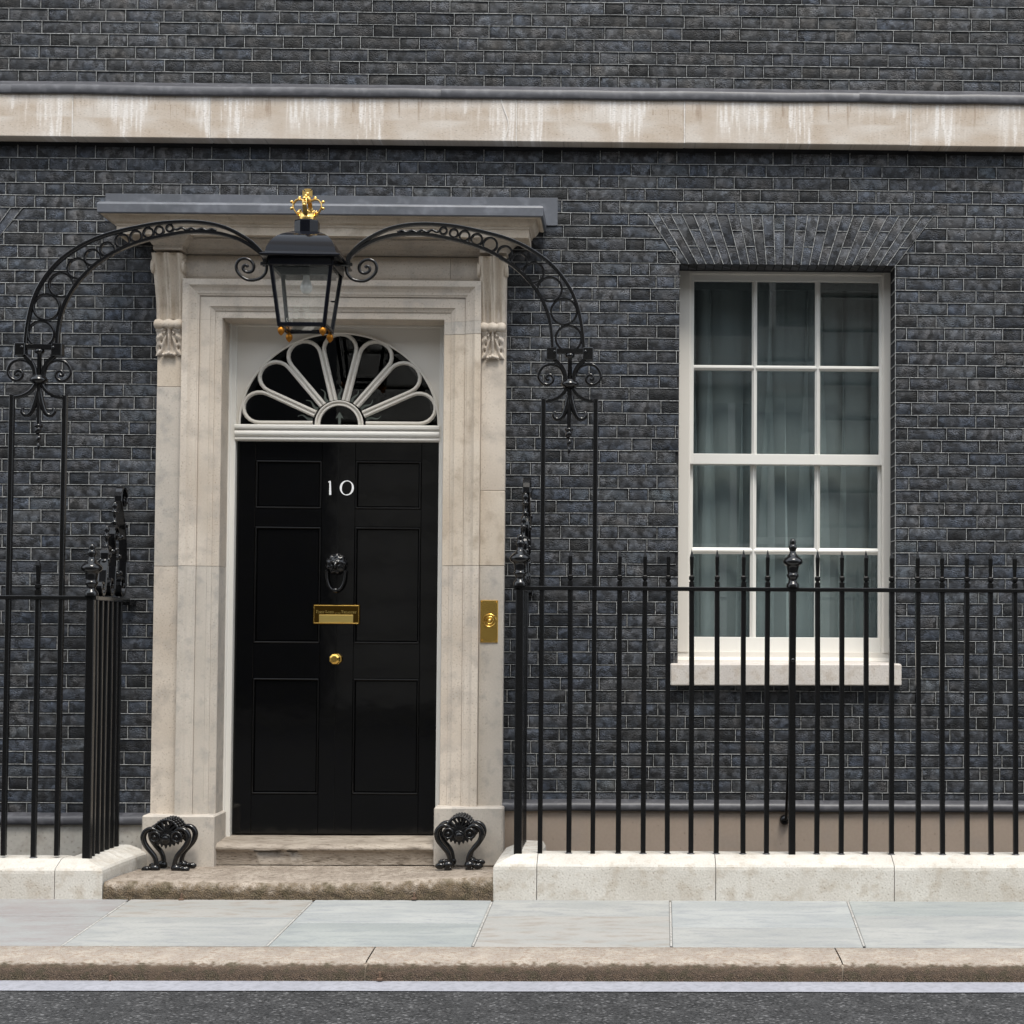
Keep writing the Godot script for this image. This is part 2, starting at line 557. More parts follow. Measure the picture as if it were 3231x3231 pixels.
func make_materials() -> void:
	mats.brick = brick_material()
	mats.streaked = streaked()
	mats.asphalt = chippings()
	mineral("stone", 41, [Color(0.725, 0.68, 0.625), Color(0.785, 0.745, 0.695), Color(0.665, 0.63, 0.59)], 200.0, 4.0, 0.19, Color(0.57, 0.51, 0.44), 0.6, 0.05, 0.86, 512, 0.08)
	mineral("stone_grey", 141, [Color(0.695, 0.665, 0.625), Color(0.74, 0.71, 0.67), Color(0.625, 0.605, 0.58)], 140.0, 4.0, 0.17, Color(0.57, 0.53, 0.48), 0.6, 0.06, 0.86, 512, 0.08)
	mineral("stone_warm", 144, [Color(0.73, 0.675, 0.605), Color(0.79, 0.745, 0.685), Color(0.655, 0.60, 0.535)], 180.0, 4.0, 0.16, Color(0.62, 0.55, 0.47), 0.6, 0.05, 0.86, 512, 0.08)
	mineral("worn_stone", 44, [Color(0.60, 0.55, 0.49), Color(0.69, 0.64, 0.575), Color(0.53, 0.48, 0.42)], 120.0, 7.0, 0.22, Color(0.45, 0.39, 0.33), 1.1, 0.2, 0.9)
	mineral("coping", 47, [Color(0.705, 0.685, 0.65), Color(0.755, 0.74, 0.71), Color(0.655, 0.62, 0.57)], 140.0, 4.0, 0.16, Color(0.52, 0.47, 0.40), 0.6, 0.2, 0.9, 512, 0.12)
	mineral("sill", 50, [Color(0.73, 0.705, 0.68), Color(0.77, 0.745, 0.715), Color(0.69, 0.65, 0.605)], 150.0, 5.0, 0.17, Color(0.61, 0.56, 0.50), 0.8, 0.12, 0.88)
	mineral("step_top", 53, [Color(0.55, 0.51, 0.465), Color(0.64, 0.60, 0.55), Color(0.43, 0.39, 0.345)], 160.0, 8.0, 0.18, Color(0.34, 0.30, 0.26), 0.9, 0.3, 0.7)
	mats.step_top.uv1_scale = Vector3(0.5, 1.4, 1.6)
	mats.landing = grimed(56, [Color(0.55, 0.505, 0.455), Color(0.635, 0.59, 0.54), Color(0.44, 0.395, 0.345)], [Color(0.30, 0.25, 0.185), Color(0.39, 0.33, 0.25), Color(0.27, 0.235, 0.155)], 0.60, 0.9)
	mineral("render", 59, [Color(0.605, 0.545, 0.49), Color(0.635, 0.57, 0.515), Color(0.585, 0.535, 0.49)], 220.0, 4.0, 0.10, Color(0.46, 0.40, 0.36), 0.7, 0.0, 0.9, 256, 0.05)
	mineral("render_pale", 62, [Color(0.66, 0.645, 0.615), Color(0.70, 0.68, 0.645), Color(0.60, 0.575, 0.54)], 160.0, 6.0, 0.16, Color(0.48, 0.46, 0.43), 0.9, 0.0, 0.9, 256, 0.08)
	mineral("lead", 65, [Color(0.315, 0.325, 0.345), Color(0.36, 0.37, 0.395), Color(0.44, 0.45, 0.475)], 120.0, 7.0, 0.10, Color(0.36, 0.37, 0.41), 0.8, 0.0, 0.42, 256, 0.06)
	mineral("lead_dark", 68, [Color(0.245, 0.245, 0.262), Color(0.285, 0.285, 0.30), Color(0.37, 0.37, 0.385)], 90.0, 7.0, 0.12, Color(0.24, 0.24, 0.26), 0.9, 0.0, 0.45, 256, 0.06)
	mineral("flag", 71, [Color(0.555, 0.565, 0.56), Color(0.605, 0.61, 0.60), Color(0.525, 0.535, 0.54)], 200.0, 5.0, 0.15, Color(0.42, 0.42, 0.41), 0.55, 0.06, 0.8, 512, 0.07)
	mineral("flag_warm", 74, [Color(0.565, 0.57, 0.56), Color(0.595, 0.59, 0.575), Color(0.535, 0.51, 0.48)], 200.0, 5.0, 0.12, Color(0.50, 0.48, 0.46), 0.5, 0.06, 0.8, 512, 0.07)
	mineral("flag_rose", 77, [Color(0.58, 0.575, 0.57), Color(0.55, 0.52, 0.515), Color(0.585, 0.59, 0.585)], 120.0, 5.0, 0.12, Color(0.50, 0.46, 0.45), 0.5, 0.06, 0.8, 512, 0.07)
	for k in ["flag", "flag_warm", "flag_rose"]:
		mats[k].uv1_scale = Vector3(0.4, 0.9, 1.2)
	mats.granite = grimed(80, [Color(0.60, 0.56, 0.515), Color(0.66, 0.62, 0.57), Color(0.55, 0.475, 0.41)], [Color(0.27, 0.215, 0.165), Color(0.35, 0.285, 0.225), Color(0.235, 0.205, 0.135)], 0.492, 0.9)
	mineral("line_paint", 89, [Color(0.535, 0.535, 0.56), Color(0.57, 0.57, 0.595), Color(0.49, 0.49, 0.51)], 80.0, 6.0, 0.18, Color(0.48, 0.48, 0.50), 1.0, 0.1, 0.8, 256)
	mineral("mortar", 92, [Color(0.11, 0.11, 0.12), Color(0.14, 0.14, 0.15), Color(0.09, 0.09, 0.10)], 60.0, 6.0, 0.2, Color(0.08, 0.08, 0.08), 1.5, 0.0, 0.95, 256)
	mineral("pointing", 95, [Color(0.52, 0.525, 0.52), Color(0.65, 0.65, 0.645), Color(0.31, 0.31, 0.31)], 50.0, 8.0, 0.25, Color(0.28, 0.28, 0.28), 0.8, 0.0, 0.9)
	mineral("lime", 98, [Color(0.80, 0.78, 0.75), Color(0.84, 0.82, 0.80), Color(0.72, 0.69, 0.65)], 60.0, 6.0, 0.15, Color(0.62, 0.58, 0.53), 1.5, 0.0, 0.9, 256)
	mineral("facade", 101, [Color(0.62, 0.60, 0.56), Color(0.67, 0.645, 0.605), Color(0.55, 0.53, 0.50)], 160.0, 8.0, 0.15, Color(0.5, 0.47, 0.43), 0.25, 0.0, 0.9, 256)
	mats.white_paint = plain(Color(0.85, 0.84, 0.815), 0.38)
	mats.cream_paint = plain(Color(0.83, 0.81, 0.775), 0.42)
	# gloss black paint on iron
	mats.iron = plain(Color(0.045, 0.045, 0.05), 0.16)
	mats.iron_bar = plain(Color(0.045, 0.045, 0.047), 0.24)
	mats.iron_bar.metallic_specular = 0.42
	mineral("door_paint", 116, [Color(0.03, 0.03, 0.032), Color(0.035, 0.035, 0.037), Color(0.028, 0.028, 0.03)], 130.0, 60.0, 0.0, Color(0.03, 0.03, 0.03), 1.2, 0.03, 0.06, 256, 0.0)
	mats.door_paint.metallic_specular = 0.42
	mats.lantern_paint = plain(Color(0.045, 0.05, 0.075), 0.14)
	mats.lantern_paint.metallic_specular = 0.33
	mats.gilt = plain(Color(0.92, 0.77, 0.47), 0.28, 1.0)
	mats.gilt_dull = plain(Color(0.66, 0.44, 0.17), 0.5, 1.0)
	mats.brass = plain(Color(0.90, 0.74, 0.40), 0.24, 1.0)
	mats.brass_flap = plain(Color(0.98, 0.86, 0.52), 0.34, 1.0)
	mats.brass_field = plain(Color(0.36, 0.27, 0.11), 0.34, 1.0)
	mineral("joint_sand", 119, [Color(0.60, 0.59, 0.57), Color(0.66, 0.65, 0.63), Color(0.50, 0.48, 0.45)], 60.0, 6.0, 0.2, Color(0.36, 0.34, 0.32), 1.5, 0.0, 0.9, 256)
	mats.brass_dark = plain(Color(0.16, 0.11, 0.045), 0.6)
	mats.number_white = plain(Color(0.93, 0.93, 0.93), 0.3)
	mats.bulb = plain(Color(0.86, 0.86, 0.84), 0.25)
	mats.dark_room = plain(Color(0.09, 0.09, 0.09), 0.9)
	mats.black_hall = plain(Color(0.06, 0.06, 0.06), 0.9)
	mats.net = plain(Color(0.62, 0.69, 0.69, 0.30), 0.9)
	mats.net.transparency = BaseMaterial3D.TRANSPARENCY_ALPHA
	mats.etched = plain(Color(0.66, 0.66, 0.62), 0.6)
	mats.flame_etch = plain(Color(0.31, 0.335, 0.31), 0.6)
	mats.dark_pane = plain(Color(0.12, 0.12, 0.125), 0.3)
	mats.rust = plain(Color(0.38, 0.30, 0.24), 0.8)
	var g := plain(Color(0.10, 0.11, 0.11, 0.01), 0.0)
	g.transparency = BaseMaterial3D.TRANSPARENCY_ALPHA
	mats.glass = g
	var lg := plain(Color(0.75, 0.76, 0.73, 0.07), 0.02)
	lg.transparency = BaseMaterial3D.TRANSPARENCY_ALPHA
	mats.lantern_glass = lg

# ---------------------------------------------------------------- brickwork
const PITCH := 0.07245
const STRETCH := 0.2235
const HEADER := 0.1115
const SIDE := 1.1           # how far the house front is built past what the lens sees
var jig := FastNoiseLite.new()

func joint_y(x: float, k: int) -> float:
	return jig.get_noise_2d(x * 9.0, k * 37.0) * 0.0022

# one brick into arrays: [positions, normals, uvs, colours, indices]
func brick_into(out: Array, xb0: float, xt0: float, xb1: float, xt1: float, y0: float, y1: float, depth: float, tint: Color, o: Vector3) -> void:
	var nx := 4
	var ny := 2
	var base: int = out[0].size()
	var uo := Vector2(rng.randf(), rng.randf())
	var tilt := rng.randf_range(-0.0016, 0.0016)
	var lean := rng.randf_range(-0.0014, 0.0014)
	var proud := rng.randf_range(-0.0015, 0.0012)
	for j in ny + 1:
		for i in nx + 1:
			var s := float(i) / nx
			var t := float(j) / ny
			var x := lerpf(lerpf(xb0, xb1, s), lerpf(xt0, xt1, s), t)
			var y := lerpf(y0, y1, t)
			var z := proud + tilt * (s - 0.5) * 2.0 + lean * (t - 0.5) * 2.0
			var n := Vector3(0, 0, 1)
			var edge_x := i == 0 or i == nx
			var edge_y := j == 0 or j == ny
			if edge_x or edge_y:
				z -= 0.0016
				if edge_x:
					x += rng.randf_range(0.0, 0.0016) * (1.0 if i == 0 else -1.0)
					n.x = -0.22 if i == 0 else 0.22
				if edge_y:
					y += rng.randf_range(0.0, 0.0018) * (1.0 if j == 0 else -1.0)
					n.y = -0.22 if j == 0 else 0.22
			else:
				z += rng.randf_range(-0.0008, 0.0008)
			out[0].append(Vector3(x, y, z) + o)
			out[1].append(n.normalized())
			out[2].append(uo + Vector2(x, -y) * 0.5)
			out[3].append(tint)
	for j in ny:
		for i in nx:
			var k := base + j * (nx + 1) + i
			for q in [k, k + nx + 1, k + nx + 2, k, k + nx + 2, k + 1]:
				out[4].append(q)
	var sides := [[0, nx, Vector3(0, -1, 0)], [nx, nx + (nx + 1) * ny, Vector3(1, 0, 0)], [nx + (nx + 1) * ny, (nx + 1) * ny, Vector3(0, 1, 0)], [(nx + 1) * ny, 0, Vector3(-1, 0, 0)]]
	for sd in sides:
		var a: Vector3 = out[0][base + sd[0]]
		var b: Vector3 = out[0][base + sd[1]]
		var k: int = out[0].size()
		for p in [a, b, b + Vector3(0, 0, -depth), a + Vector3(0, 0, -depth)]:
			out[0].append(p)
			out[1].append(sd[2])
			out[2].append(uo + Vector2(p.x + p.z, -p.y) * 0.5)
			out[3].append(tint)
		for q in [k, k + 1, k + 2, k, k + 2, k + 3]:
			out[4].append(q)

func arrays() -> Array:
	return [PackedVector3Array(), PackedVector3Array(), PackedVector2Array(), PackedColorArray(), PackedInt32Array()]

func mesh_of(out: Array) -> ArrayMesh:
	var a := []
	a.resize(Mesh.ARRAY_MAX)
	a[Mesh.ARRAY_VERTEX] = out[0]
	a[Mesh.ARRAY_NORMAL] = out[1]
	a[Mesh.ARRAY_TEX_UV] = out[2]
	a[Mesh.ARRAY_COLOR] = out[3]
	a[Mesh.ARRAY_INDEX] = out[4]
	var m := ArrayMesh.new()
	m.add_surface_from_arrays(Mesh.PRIMITIVE_TRIANGLES, a)
	return m

# soot lies on the wall in drifts of a metre or so; single bricks differ besides
func tone_at(x: float, y: float) -> float:
	var n := jig.get_noise_2d(x * 1.9 + 31.0, y * 2.6 + 77.0) + 0.5 * jig.get_noise_2d(x * 6.0 + 9.0, y * 8.0)
	return clampf(0.5 + n * 0.75, 0.0, 1.0)

func brick_tint(tone := 0.5, cool := 0.04) -> Color:
	var k := lerpf(0.42, 1.06, tone) * rng.randf_range(0.82, 1.16)
	var r := rng.randf()
	if r < 0.15:
		k *= rng.randf_range(0.32, 0.58)      # burnt dark
	elif r < 0.27:
		k *= rng.randf_range(1.15, 1.50)      # scoured paler
	var blue := cool + rng.randf_range(-0.07, 0.07)
	return Color(k * (1.0 - blue), k * (1.0 - blue * 0.3), k * (1.0 + blue * 0.9))

func ribbon(st: SurfaceTool, pts: Array, w: float, z1 := 0.0032) -> void:
	# a thin raised line of pointing through points of the face
	for i in pts.size() - 1:
		var a: Vector3 = pts[i]
		var b: Vector3 = pts[i + 1]
		var s := (b - a).normalized().cross(Vector3.BACK) * w * 0.5
		var zf := Vector3(0, 0, z1)
		var zb := Vector3(0, 0, -0.006)
		quad_o(st, a - s + zf, b - s + zf, b + s + zf, a + s + zf, Vector3.BACK)
		quad_o(st, a + s + zf, b + s + zf, b + s + zb, a + s + zb, s)
		quad_o(st, a - s + zf, b - s + zf, b - s + zb, a - s + zb, -s)

func build_wall(house: Node3D) -> void:
	jig.seed = 5
	jig.frequency = 0.35
	var wall := part_node("wall", house)
	wall.set_meta("label", "soot-black brick wall in alternating long and short bricks with fine white pointing")
	var anchor := at(1800, 1619, 0.0).y
	var xl := at(0, 1600, 0).x - SIDE
	var xr := at(3231, 1600, 0).x + SIDE
	var ytop := at(1600, 0, 0).y + 0.5
	var y_left := at(200, 2575, 0).y
	var y_right := at(2200, 2541, 0).y
	var band0 := at(1550, 447, 0.10).y
	var band1 := at(1550, 290, 0.05).y
	var dx0 := at(493, 1600, 0.05).x + 0.02
	var dx1 := at(1587, 1600, 0.05).x - 0.02
	var dy1 := at(1040, 800, 0.0).y
	var w0 := at(2144, 1400, 0).x
	var w1 := at(2825, 1400, 0).x
	var wy0 := at(2480, 2095, 0).y
	var wy1 := at(2480, 836, 0).y
	# arch lines: (x at bottom, x at top)
	var ay1 := anchor + roundf((at(2480, 666, 0).y - anchor) / PITCH) * PITCH
	var al_t := at(2043, 666, 0).x
	var ar_t := at(2945, 666, 0).x
	var nb_t := at(71, 655, 0).x       # right springing of the next window's arch, top
	var nb_b := nb_t - (ar_t - w1)
	var big := arrays()
	var line := begin()
	var stretchers := []               # full bricks that can share a mesh
	var k0 := int(floor((y_right - anchor) / PITCH)) - 2
	var k1 := int(ceil((ytop - anchor) / PITCH))
	for k in range(k0, k1):
		var y0 := anchor + k * PITCH
		var y1 := y0 + PITCH
		var ym := (y0 + y1) / 2
		if ym > band0 - 0.012 and ym < band1:
			continue
		var par := absi(k) % 2
		var x := xl - 0.4 + (0.0 if par == 0 else (STRETCH + HEADER) / 2) + jig.get_noise_2d(k * 13.0, 900.0) * 0.02
		var long := true
		while x < xr:
			var w := (STRETCH if long else HEADER) + rng.randf_range(-0.003, 0.003)
			var e := x + w
			# pieces left after the openings: [xb0, xb1, xt0, xt1, cut]
			var pieces := [[x, e, x, e, false]]
			var holes := []
			if ym < dy1:
				holes.append([dx0, dx1, dx0, dx1])
			if ym > wy0 and ym < wy1:
				holes.append([w0, w1, w0, w1])
			if ym > wy1 and ym < ay1:
				var ta := (y0 - wy1) / (ay1 - wy1)
				var tb := (y1 - wy1) / (ay1 - wy1)
				holes.append([lerpf(w0, al_t, ta), lerpf(w1, ar_t, ta), lerpf(w0, al_t, tb), lerpf(w1, ar_t, tb)])
				holes.append([-9.0, lerpf(nb_b, nb_t, ta), -9.0, lerpf(nb_b, nb_t, tb)])
			for h in holes:
				var nxt := []
				for p in pieces:
					if p[1] <= minf(h[0], h[2]) or p[0] >= maxf(h[1], h[3]):
						nxt.append(p)
						continue
					if p[0] < h[0] - 0.018:
						nxt.append([p[0], h[0], p[2], h[2], true])
					if p[1] > h[1] + 0.018:
						nxt.append([h[1], p[1], h[3], p[3], true])
				pieces = nxt
			for p in pieces:
				if (p[1] + p[3]) / 2 < xl or (p[0] + p[2]) / 2 > xr:
					continue
				var low := y_left if p[0] < dx0 else y_right
				if y1 < low + 0.015:
					continue
				var yy0 := maxf(y0, low)
				var m: float = (p[0] + p[1]) / 2
				var ja := joint_y(m, k)
				var jb := joint_y(m, k + 1)
				var gap := 0.0052
				var deep := 0.17 if absf(p[0] - w1) < 0.004 or absf(p[1] - w0) < 0.004 else 0.05
				if not p[4] and yy0 == y0 and long and y0 > at(1600, 2500, 0).y:
					stretchers.append([Vector3(p[0], y0 + ja, 0), w, PITCH - 0.0068 + (jb - ja)])
				else:
					brick_into(big, p[0] + gap, p[2] + gap, p[1] - gap, p[3] - gap, yy0 + ja + gap, y1 + jb - gap, deep, brick_tint(tone_at(m, ym), 0.0 if ym > band0 else 0.06), Vector3.ZERO)
				# pointing under and to the left of the piece
				if yy0 == y0:
					ribbon(line, [Vector3(p[0], y0 + joint_y(p[0], k), 0), Vector3(m, y0 + ja, 0), Vector3(p[1], y0 + joint_y(p[1], k), 0)], 0.0035 + jig.get_noise_2d(m * 40.0, k * 3.0) * 0.0018)
				ribbon(line, [Vector3(p[0], yy0 + ja, 0), Vector3(p[2], y1 + jb, 0)], 0.0031)
				if absf(p[0] - w1) < 0.004:
					# pointing carried round the right-hand reveal of the window
					box(line, Vector3(w1 - 0.003, y0 + ja - 0.0024, -0.165), Vector3(w1 + 0.003, y0 + ja + 0.0024, 0.001))
			x = e
			long = not long
	obj("pointing", line, mats.pointing, wall)
	# 300 whole long bricks are pieces of their own; the rest is one mass
	var variants := []
	for i in 60:
		var a := arrays()
		brick_into(a, 0.0052, 0.0052, STRETCH - 0.0052, STRETCH - 0.0052, 0.0052, PITCH - 0.0052, 0.05, brick_tint((i / 12 + 0.5) / 5.0, 0.0 if i % 12 < 5 else 0.06), Vector3.ZERO)
		variants.append(mesh_of(a))
	var order := []
	for s in stretchers:
		var c: Vector3 = s[0]
		var out_of_view: bool = c.x < xl + SIDE or c.x + s[1] > xr - SIDE or c.y > ytop - SIDE
		var behind: bool = c.y < at(1600, 1840, 0).y          # partly behind the railing
		order.append([(2 if out_of_view else (1 if behind else 0)), s])
	var made := 0
	for pass_ in 3:
		for q in order:
			if q[0] != pass_:
				continue
			var s: Array = q[1]
			if made < 300 and pass_ < 2 and not (pass_ == 0 and made >= 300):
				var b := MeshInstance3D.new()
				b.name = "brick"
				b.mesh = variants[clampi(int(tone_at(s[0].x, s[0].y) * 5.0), 0, 4) * 12 + (rng.randi() % 5 if s[0].y > band0 else 5 + rng.randi() % 7)]
				b.material_override = mats.brick
				b.position = s[0]
				b.scale = Vector3(s[1] / STRETCH, 1, 1)
				wall.add_child(b, true)
				made += 1
			else:
				brick_into(big, 0.0052, 0.0052, s[1] - 0.0052, s[1] - 0.0052, 0.0052, PITCH - 0.0052, 0.05, brick_tint(tone_at(s[0].x, s[0].y), 0.0 if s[0].y > band0 else 0.06), s[0])
	var mass := MeshInstance3D.new()
	mass.name = "brickwork"
	mass.mesh = mesh_of(big)
	mass.material_override = mats.brick
	mass.set_meta("kind", "stuff")
	wall.add_child(mass, true)
	# the body of the wall behind the faces
	var core := begin()
	var zb := -0.30
	var zf := -0.009
	var yb := -0.6
	box(core, Vector3(xl, yb, zb), Vector3(dx0, ytop, zf))
	box(core, Vector3(dx0, dy1 - 0.03, zb), Vector3(dx1, ytop, zf))
	box(core, Vector3(dx1, yb, zb), Vector3(w0 - 0.004, ytop, zf))
	box(core, Vector3(w0 - 0.004, wy1 + 0.004, zb), Vector3(w1 + 0.004, ytop, zf))
	box(core, Vector3(w0 - 0.004, yb, zb), Vector3(w1 + 0.004, wy0, zf))
	box(core, Vector3(w1 + 0.004, yb, zb), Vector3(xr, ytop, zf))
	obj("wall_core", core, mats.mortar, wall)
	# flat arches of rubbed bricks set on end
	var arch := part_node("window_arch", house)
	var apoint := begin()
	arch_bricks(arch, apoint, w0, w1, wy1, al_t, ar_t, ay1, 25, 0, 25)
	obj("pointing", apoint, mats.pointing, arch)
	var arch2 := part_node("window_arch", house)
	var apoint2 := begin()
	var span := w1 - w0
	var span_t := ar_t - al_t
	var nby := anchor + roundf((at(71, 655, 0).y - anchor) / PITCH) * PITCH
	arch_bricks(arch2, apoint2, nb_b - span, nb_b, nby - (ay1 - wy1), nb_t - span_t, nb_t, nby, 25, 7, 25)
	obj("pointing", apoint2, mats.pointing, arch2)

func arch_bricks(parent: Node3D, line: SurfaceTool, b0: float, b1: float, yb: float, t0: float, t1: float, yt: float, n: int, from: int, to: int) -> void:
	for i in range(from, to):
		var f0 := float(i) / n
		var f1 := float(i + 1) / n
		var cut := 0.36 if i % 2 == 0 else 0.68
		for half in 2:
			var ta := 0.0 if half == 0 else cut
			var tb := cut if half == 0 else 1.0
			var g := 0.0022
			var ya := lerpf(yb, yt, ta) + g
			var yc := lerpf(yb, yt, tb) - g
			var a := arrays()
			var xa0 := lerpf(lerpf(b0, t0, ta), lerpf(b0, t0, ta) + lerpf(b1 - b0, t1 - t0, ta), f0)
			var xa1 := lerpf(lerpf(b0, t0, ta), lerpf(b0, t0, ta) + lerpf(b1 - b0, t1 - t0, ta), f1)
			var xc0 := lerpf(lerpf(b0, t0, tb), lerpf(b0, t0, tb) + lerpf(b1 - b0, t1 - t0, tb), f0)
			var xc1 := lerpf(lerpf(b0, t0, tb), lerpf(b0, t0, tb) + lerpf(b1 - b0, t1 - t0, tb), f1)
			var k := brick_tint(0.85).lerp(Color(0.95, 0.95, 0.97), 0.4)
			brick_into(a, xa0 + g, xc0 + g, xa1 - g, xc1 - g, ya, yc, 0.17 if half == 0 else 0.05, k, Vector3.ZERO)
			var b := MeshInstance3D.new()
			b.name = "brick"
			b.mesh = mesh_of(a)
			b.material_override = mats.brick
			parent.add_child(b, true)
			ribbon(line, [Vector3(xa0, ya - g, 0), Vector3(xc0, yc + g, 0)], 0.0036)
			if half == 1:
				ribbon(line, [Vector3(xa0, ya - g, 0), Vector3(xa1, ya - g, 0)], 0.0034)
			if i == to - 1:
				ribbon(line, [Vector3(xa1, ya - g, 0), Vector3(xc1, yc + g, 0)], 0.0036)

# ---------------------------------------------------------------- stone band, lead, plinth
func build_band(house: Node3D) -> void:
	var band := part_node("string_course", house)
	var y0 := at(1550, 446, 0.10).y
	var y1 := at(1550, 306, 0.10).y
	var cuts := [at(0, 380, 0.1).x - SIDE, at(228, 380, 0.1).x, at(661, 380, 0.1).x, at(1629, 380, 0.1).x, at(2160, 380, 0.1).x, at(2874, 380, 0.1).x, at(3231, 380, 0.1).x + SIDE]
	for i in cuts.size() - 1:
		var st := begin()
		uv_on = true
		uv_o = Vector2(rng.randf() * 3.0, y1 + 0.002)
		uv_s = Vector2(1.0 / 4.6, 1.0 / (y1 - y0 + 0.004))
		var j := rng.randf_range(-0.0015, 0.0015)
		box(st, Vector3(cuts[i] + 0.002, y0 + rng.randf_range(-0.002, 0.002), -0.04), Vector3(cuts[i + 1] - 0.002, y1, 0.10 + j), 0.004)
		uv_on = false
		obj("stone", st, mats.streaked, band)
	for i in range(1, cuts.size() - 1):
		var jm := begin()
		box(jm, Vector3(cuts[i] - 0.0035, y0 + 0.003, -0.03), Vector3(cuts[i] + 0.0035, y1 - 0.002, 0.0985))
		obj("joint_mortar", jm, mats.lime, band)
	var cr := begin()
	var pts := []
	for q in [[1581, 312], [1589, 340], [1599, 366], [1604, 388], [1601, 412], [1595, 432], [1594, 444]]:
		pts.append(at(q[0], q[1], 0.1005))
	ribbon(cr, smooth_path(pts, 3), 0.0062, 0.0022)
	obj("crack_filling", cr, mats.lime, band)
	# lead dressed over the top of the band: a sagging roll in lapped lengths
	var lead := part_node("lead_flashing", house)
	var lx := [cuts[0], at(45, 270, 0.1).x, at(1392, 290, 0.1).x, at(2718, 295, 0.1).x, cuts[6]]
	var yt := at(1550, 283, 0.10).y
	for i in lx.size() - 1:
		var st := begin()
		var path := []
		var lap := 0.002 * (i % 2)
		for k in 13:
			path.append(Vector3(lerpf(lx[i] - (0.0 if i == 0 else 0.012), lx[i + 1], k / 12.0), 0, 0))
		var prof := [Vector2(0.0, yt + 0.052), Vector2(0.012, yt + 0.040), Vector2(0.055, yt + 0.018), Vector2(0.088, yt + 0.010), Vector2(0.106, yt + 0.003), Vector2(0.113, yt - 0.008), Vector2(0.115, yt - 0.046), Vector2(0.111, yt - 0.054), Vector2(0.103, yt - 0.054), Vector2(0.0, yt - 0.040)]
		st.set_smooth_group(1)
		for k in 12:
			for j in prof.size() - 1:
				var c := []
				for q in [[k, j], [k + 1, j], [k + 1, j + 1], [k, j + 1]]:
					var x: float = path[q[0]].x
					var sag: float = jig.get_noise_2d(x * 5.0, 500.0) * 0.006 * (1.0 if q[1] > 1 else 0.4)
					var wob: float = jig.get_noise_2d(x * 22.0, 700.0 + q[1] * 3.0) * 0.003
					c.append(Vector3(x, prof[q[1]].y + sag, prof[q[1]].x + lap + wob))
				quad_o(st, c[0], c[1], c[2], c[3], Vector3(0, 0.6 if j < 5 else -0.2, 1) if j < 7 else Vector3.DOWN)
		st.set_smooth_group(-1)
		obj("lead_sheet", st, mats.lead_dark, lead)
	# plinth: lead roll over a rendered base, lower on the near side of the door
	var base := part_node("plinth", house)
	var lows := [[at(0, 2600, 0.05).x - SIDE, at(505, 2600, 0.05).x, at(250, 2573, 0.05).y, at(250, 2604, 0.05).y, "render_pale"], [at(1560, 2550, 0.05).x, at(3231, 2550, 0.05).x + SIDE, at(2400, 2533, 0.05).y, at(2400, 2562, 0.05).y, "render"]]
	for l in lows:
		var st := begin()
		var prof := [Vector2(0.002, l[2] + 0.012), Vector2(0.02, l[2] + 0.006), Vector2(0.045, l[2] - 0.002), Vector2(0.058, l[2] - 0.016), Vector2(0.060, l[3] + 0.012), Vector2(0.054, l[3] + 0.002), Vector2(0.03, l[3])]
		st.set_smooth_group(1)
		for k in 40:
			for j in prof.size() - 1:
				var c := []
				for q in [[k, j], [k + 1, j], [k + 1, j + 1], [k, j + 1]]:
					var x := lerpf(l[0], l[1], q[0] / 40.0)
					c.append(Vector3(x, prof[q[1]].y + jig.get_noise_2d(x * 7.0, 800.0) * 0.004, prof[q[1]].x + jig.get_noise_2d(x * 15.0, 840.0 + q[1]) * 0.003))
				quad_o(st, c[0], c[1], c[2], c[3], Vector3(0, 0.3, 1) if j < 5 else Vector3.DOWN)
		st.set_smooth_group(-1)
		obj("lead_roll", st, mats.lead_dark, base)
		var r := begin()
		box(r, Vector3(l[0], -0.5, -0.008), Vector3(l[1], l[3] + 0.006, 0.035))
		obj("render_coat", r, mats[l[4]], base)

# ---------------------------------------------------------------- doorway of stone
func leaflet(st: SurfaceTool, a: Vector3, b: Vector3, w: float, bulge: float) -> void:
	# a small curling leaf from a to b, bulging towards +z
	var t := (b - a)
	var s := t.cross(Vector3.BACK).normalized() * w
	grid(st, 4, 5, func(i: float, j: float) -> Vector3:
		var k := sin(PI * clampf(j * 0.86 + 0.10, 0, 1))
		return a + t * j + s * (i - 0.5) * 2.0 * k + Vector3.BACK * bulge * (sin(PI * j) * 0.55 + 0.45 * j) * (1.0 - pow(absf(i - 0.5) * 2.0, 2.0) * 0.9) - Vector3.BACK * bulge * 0.35 * exp(-pow((i - 0.5) * 9.0, 2.0)), Vector3.BACK)

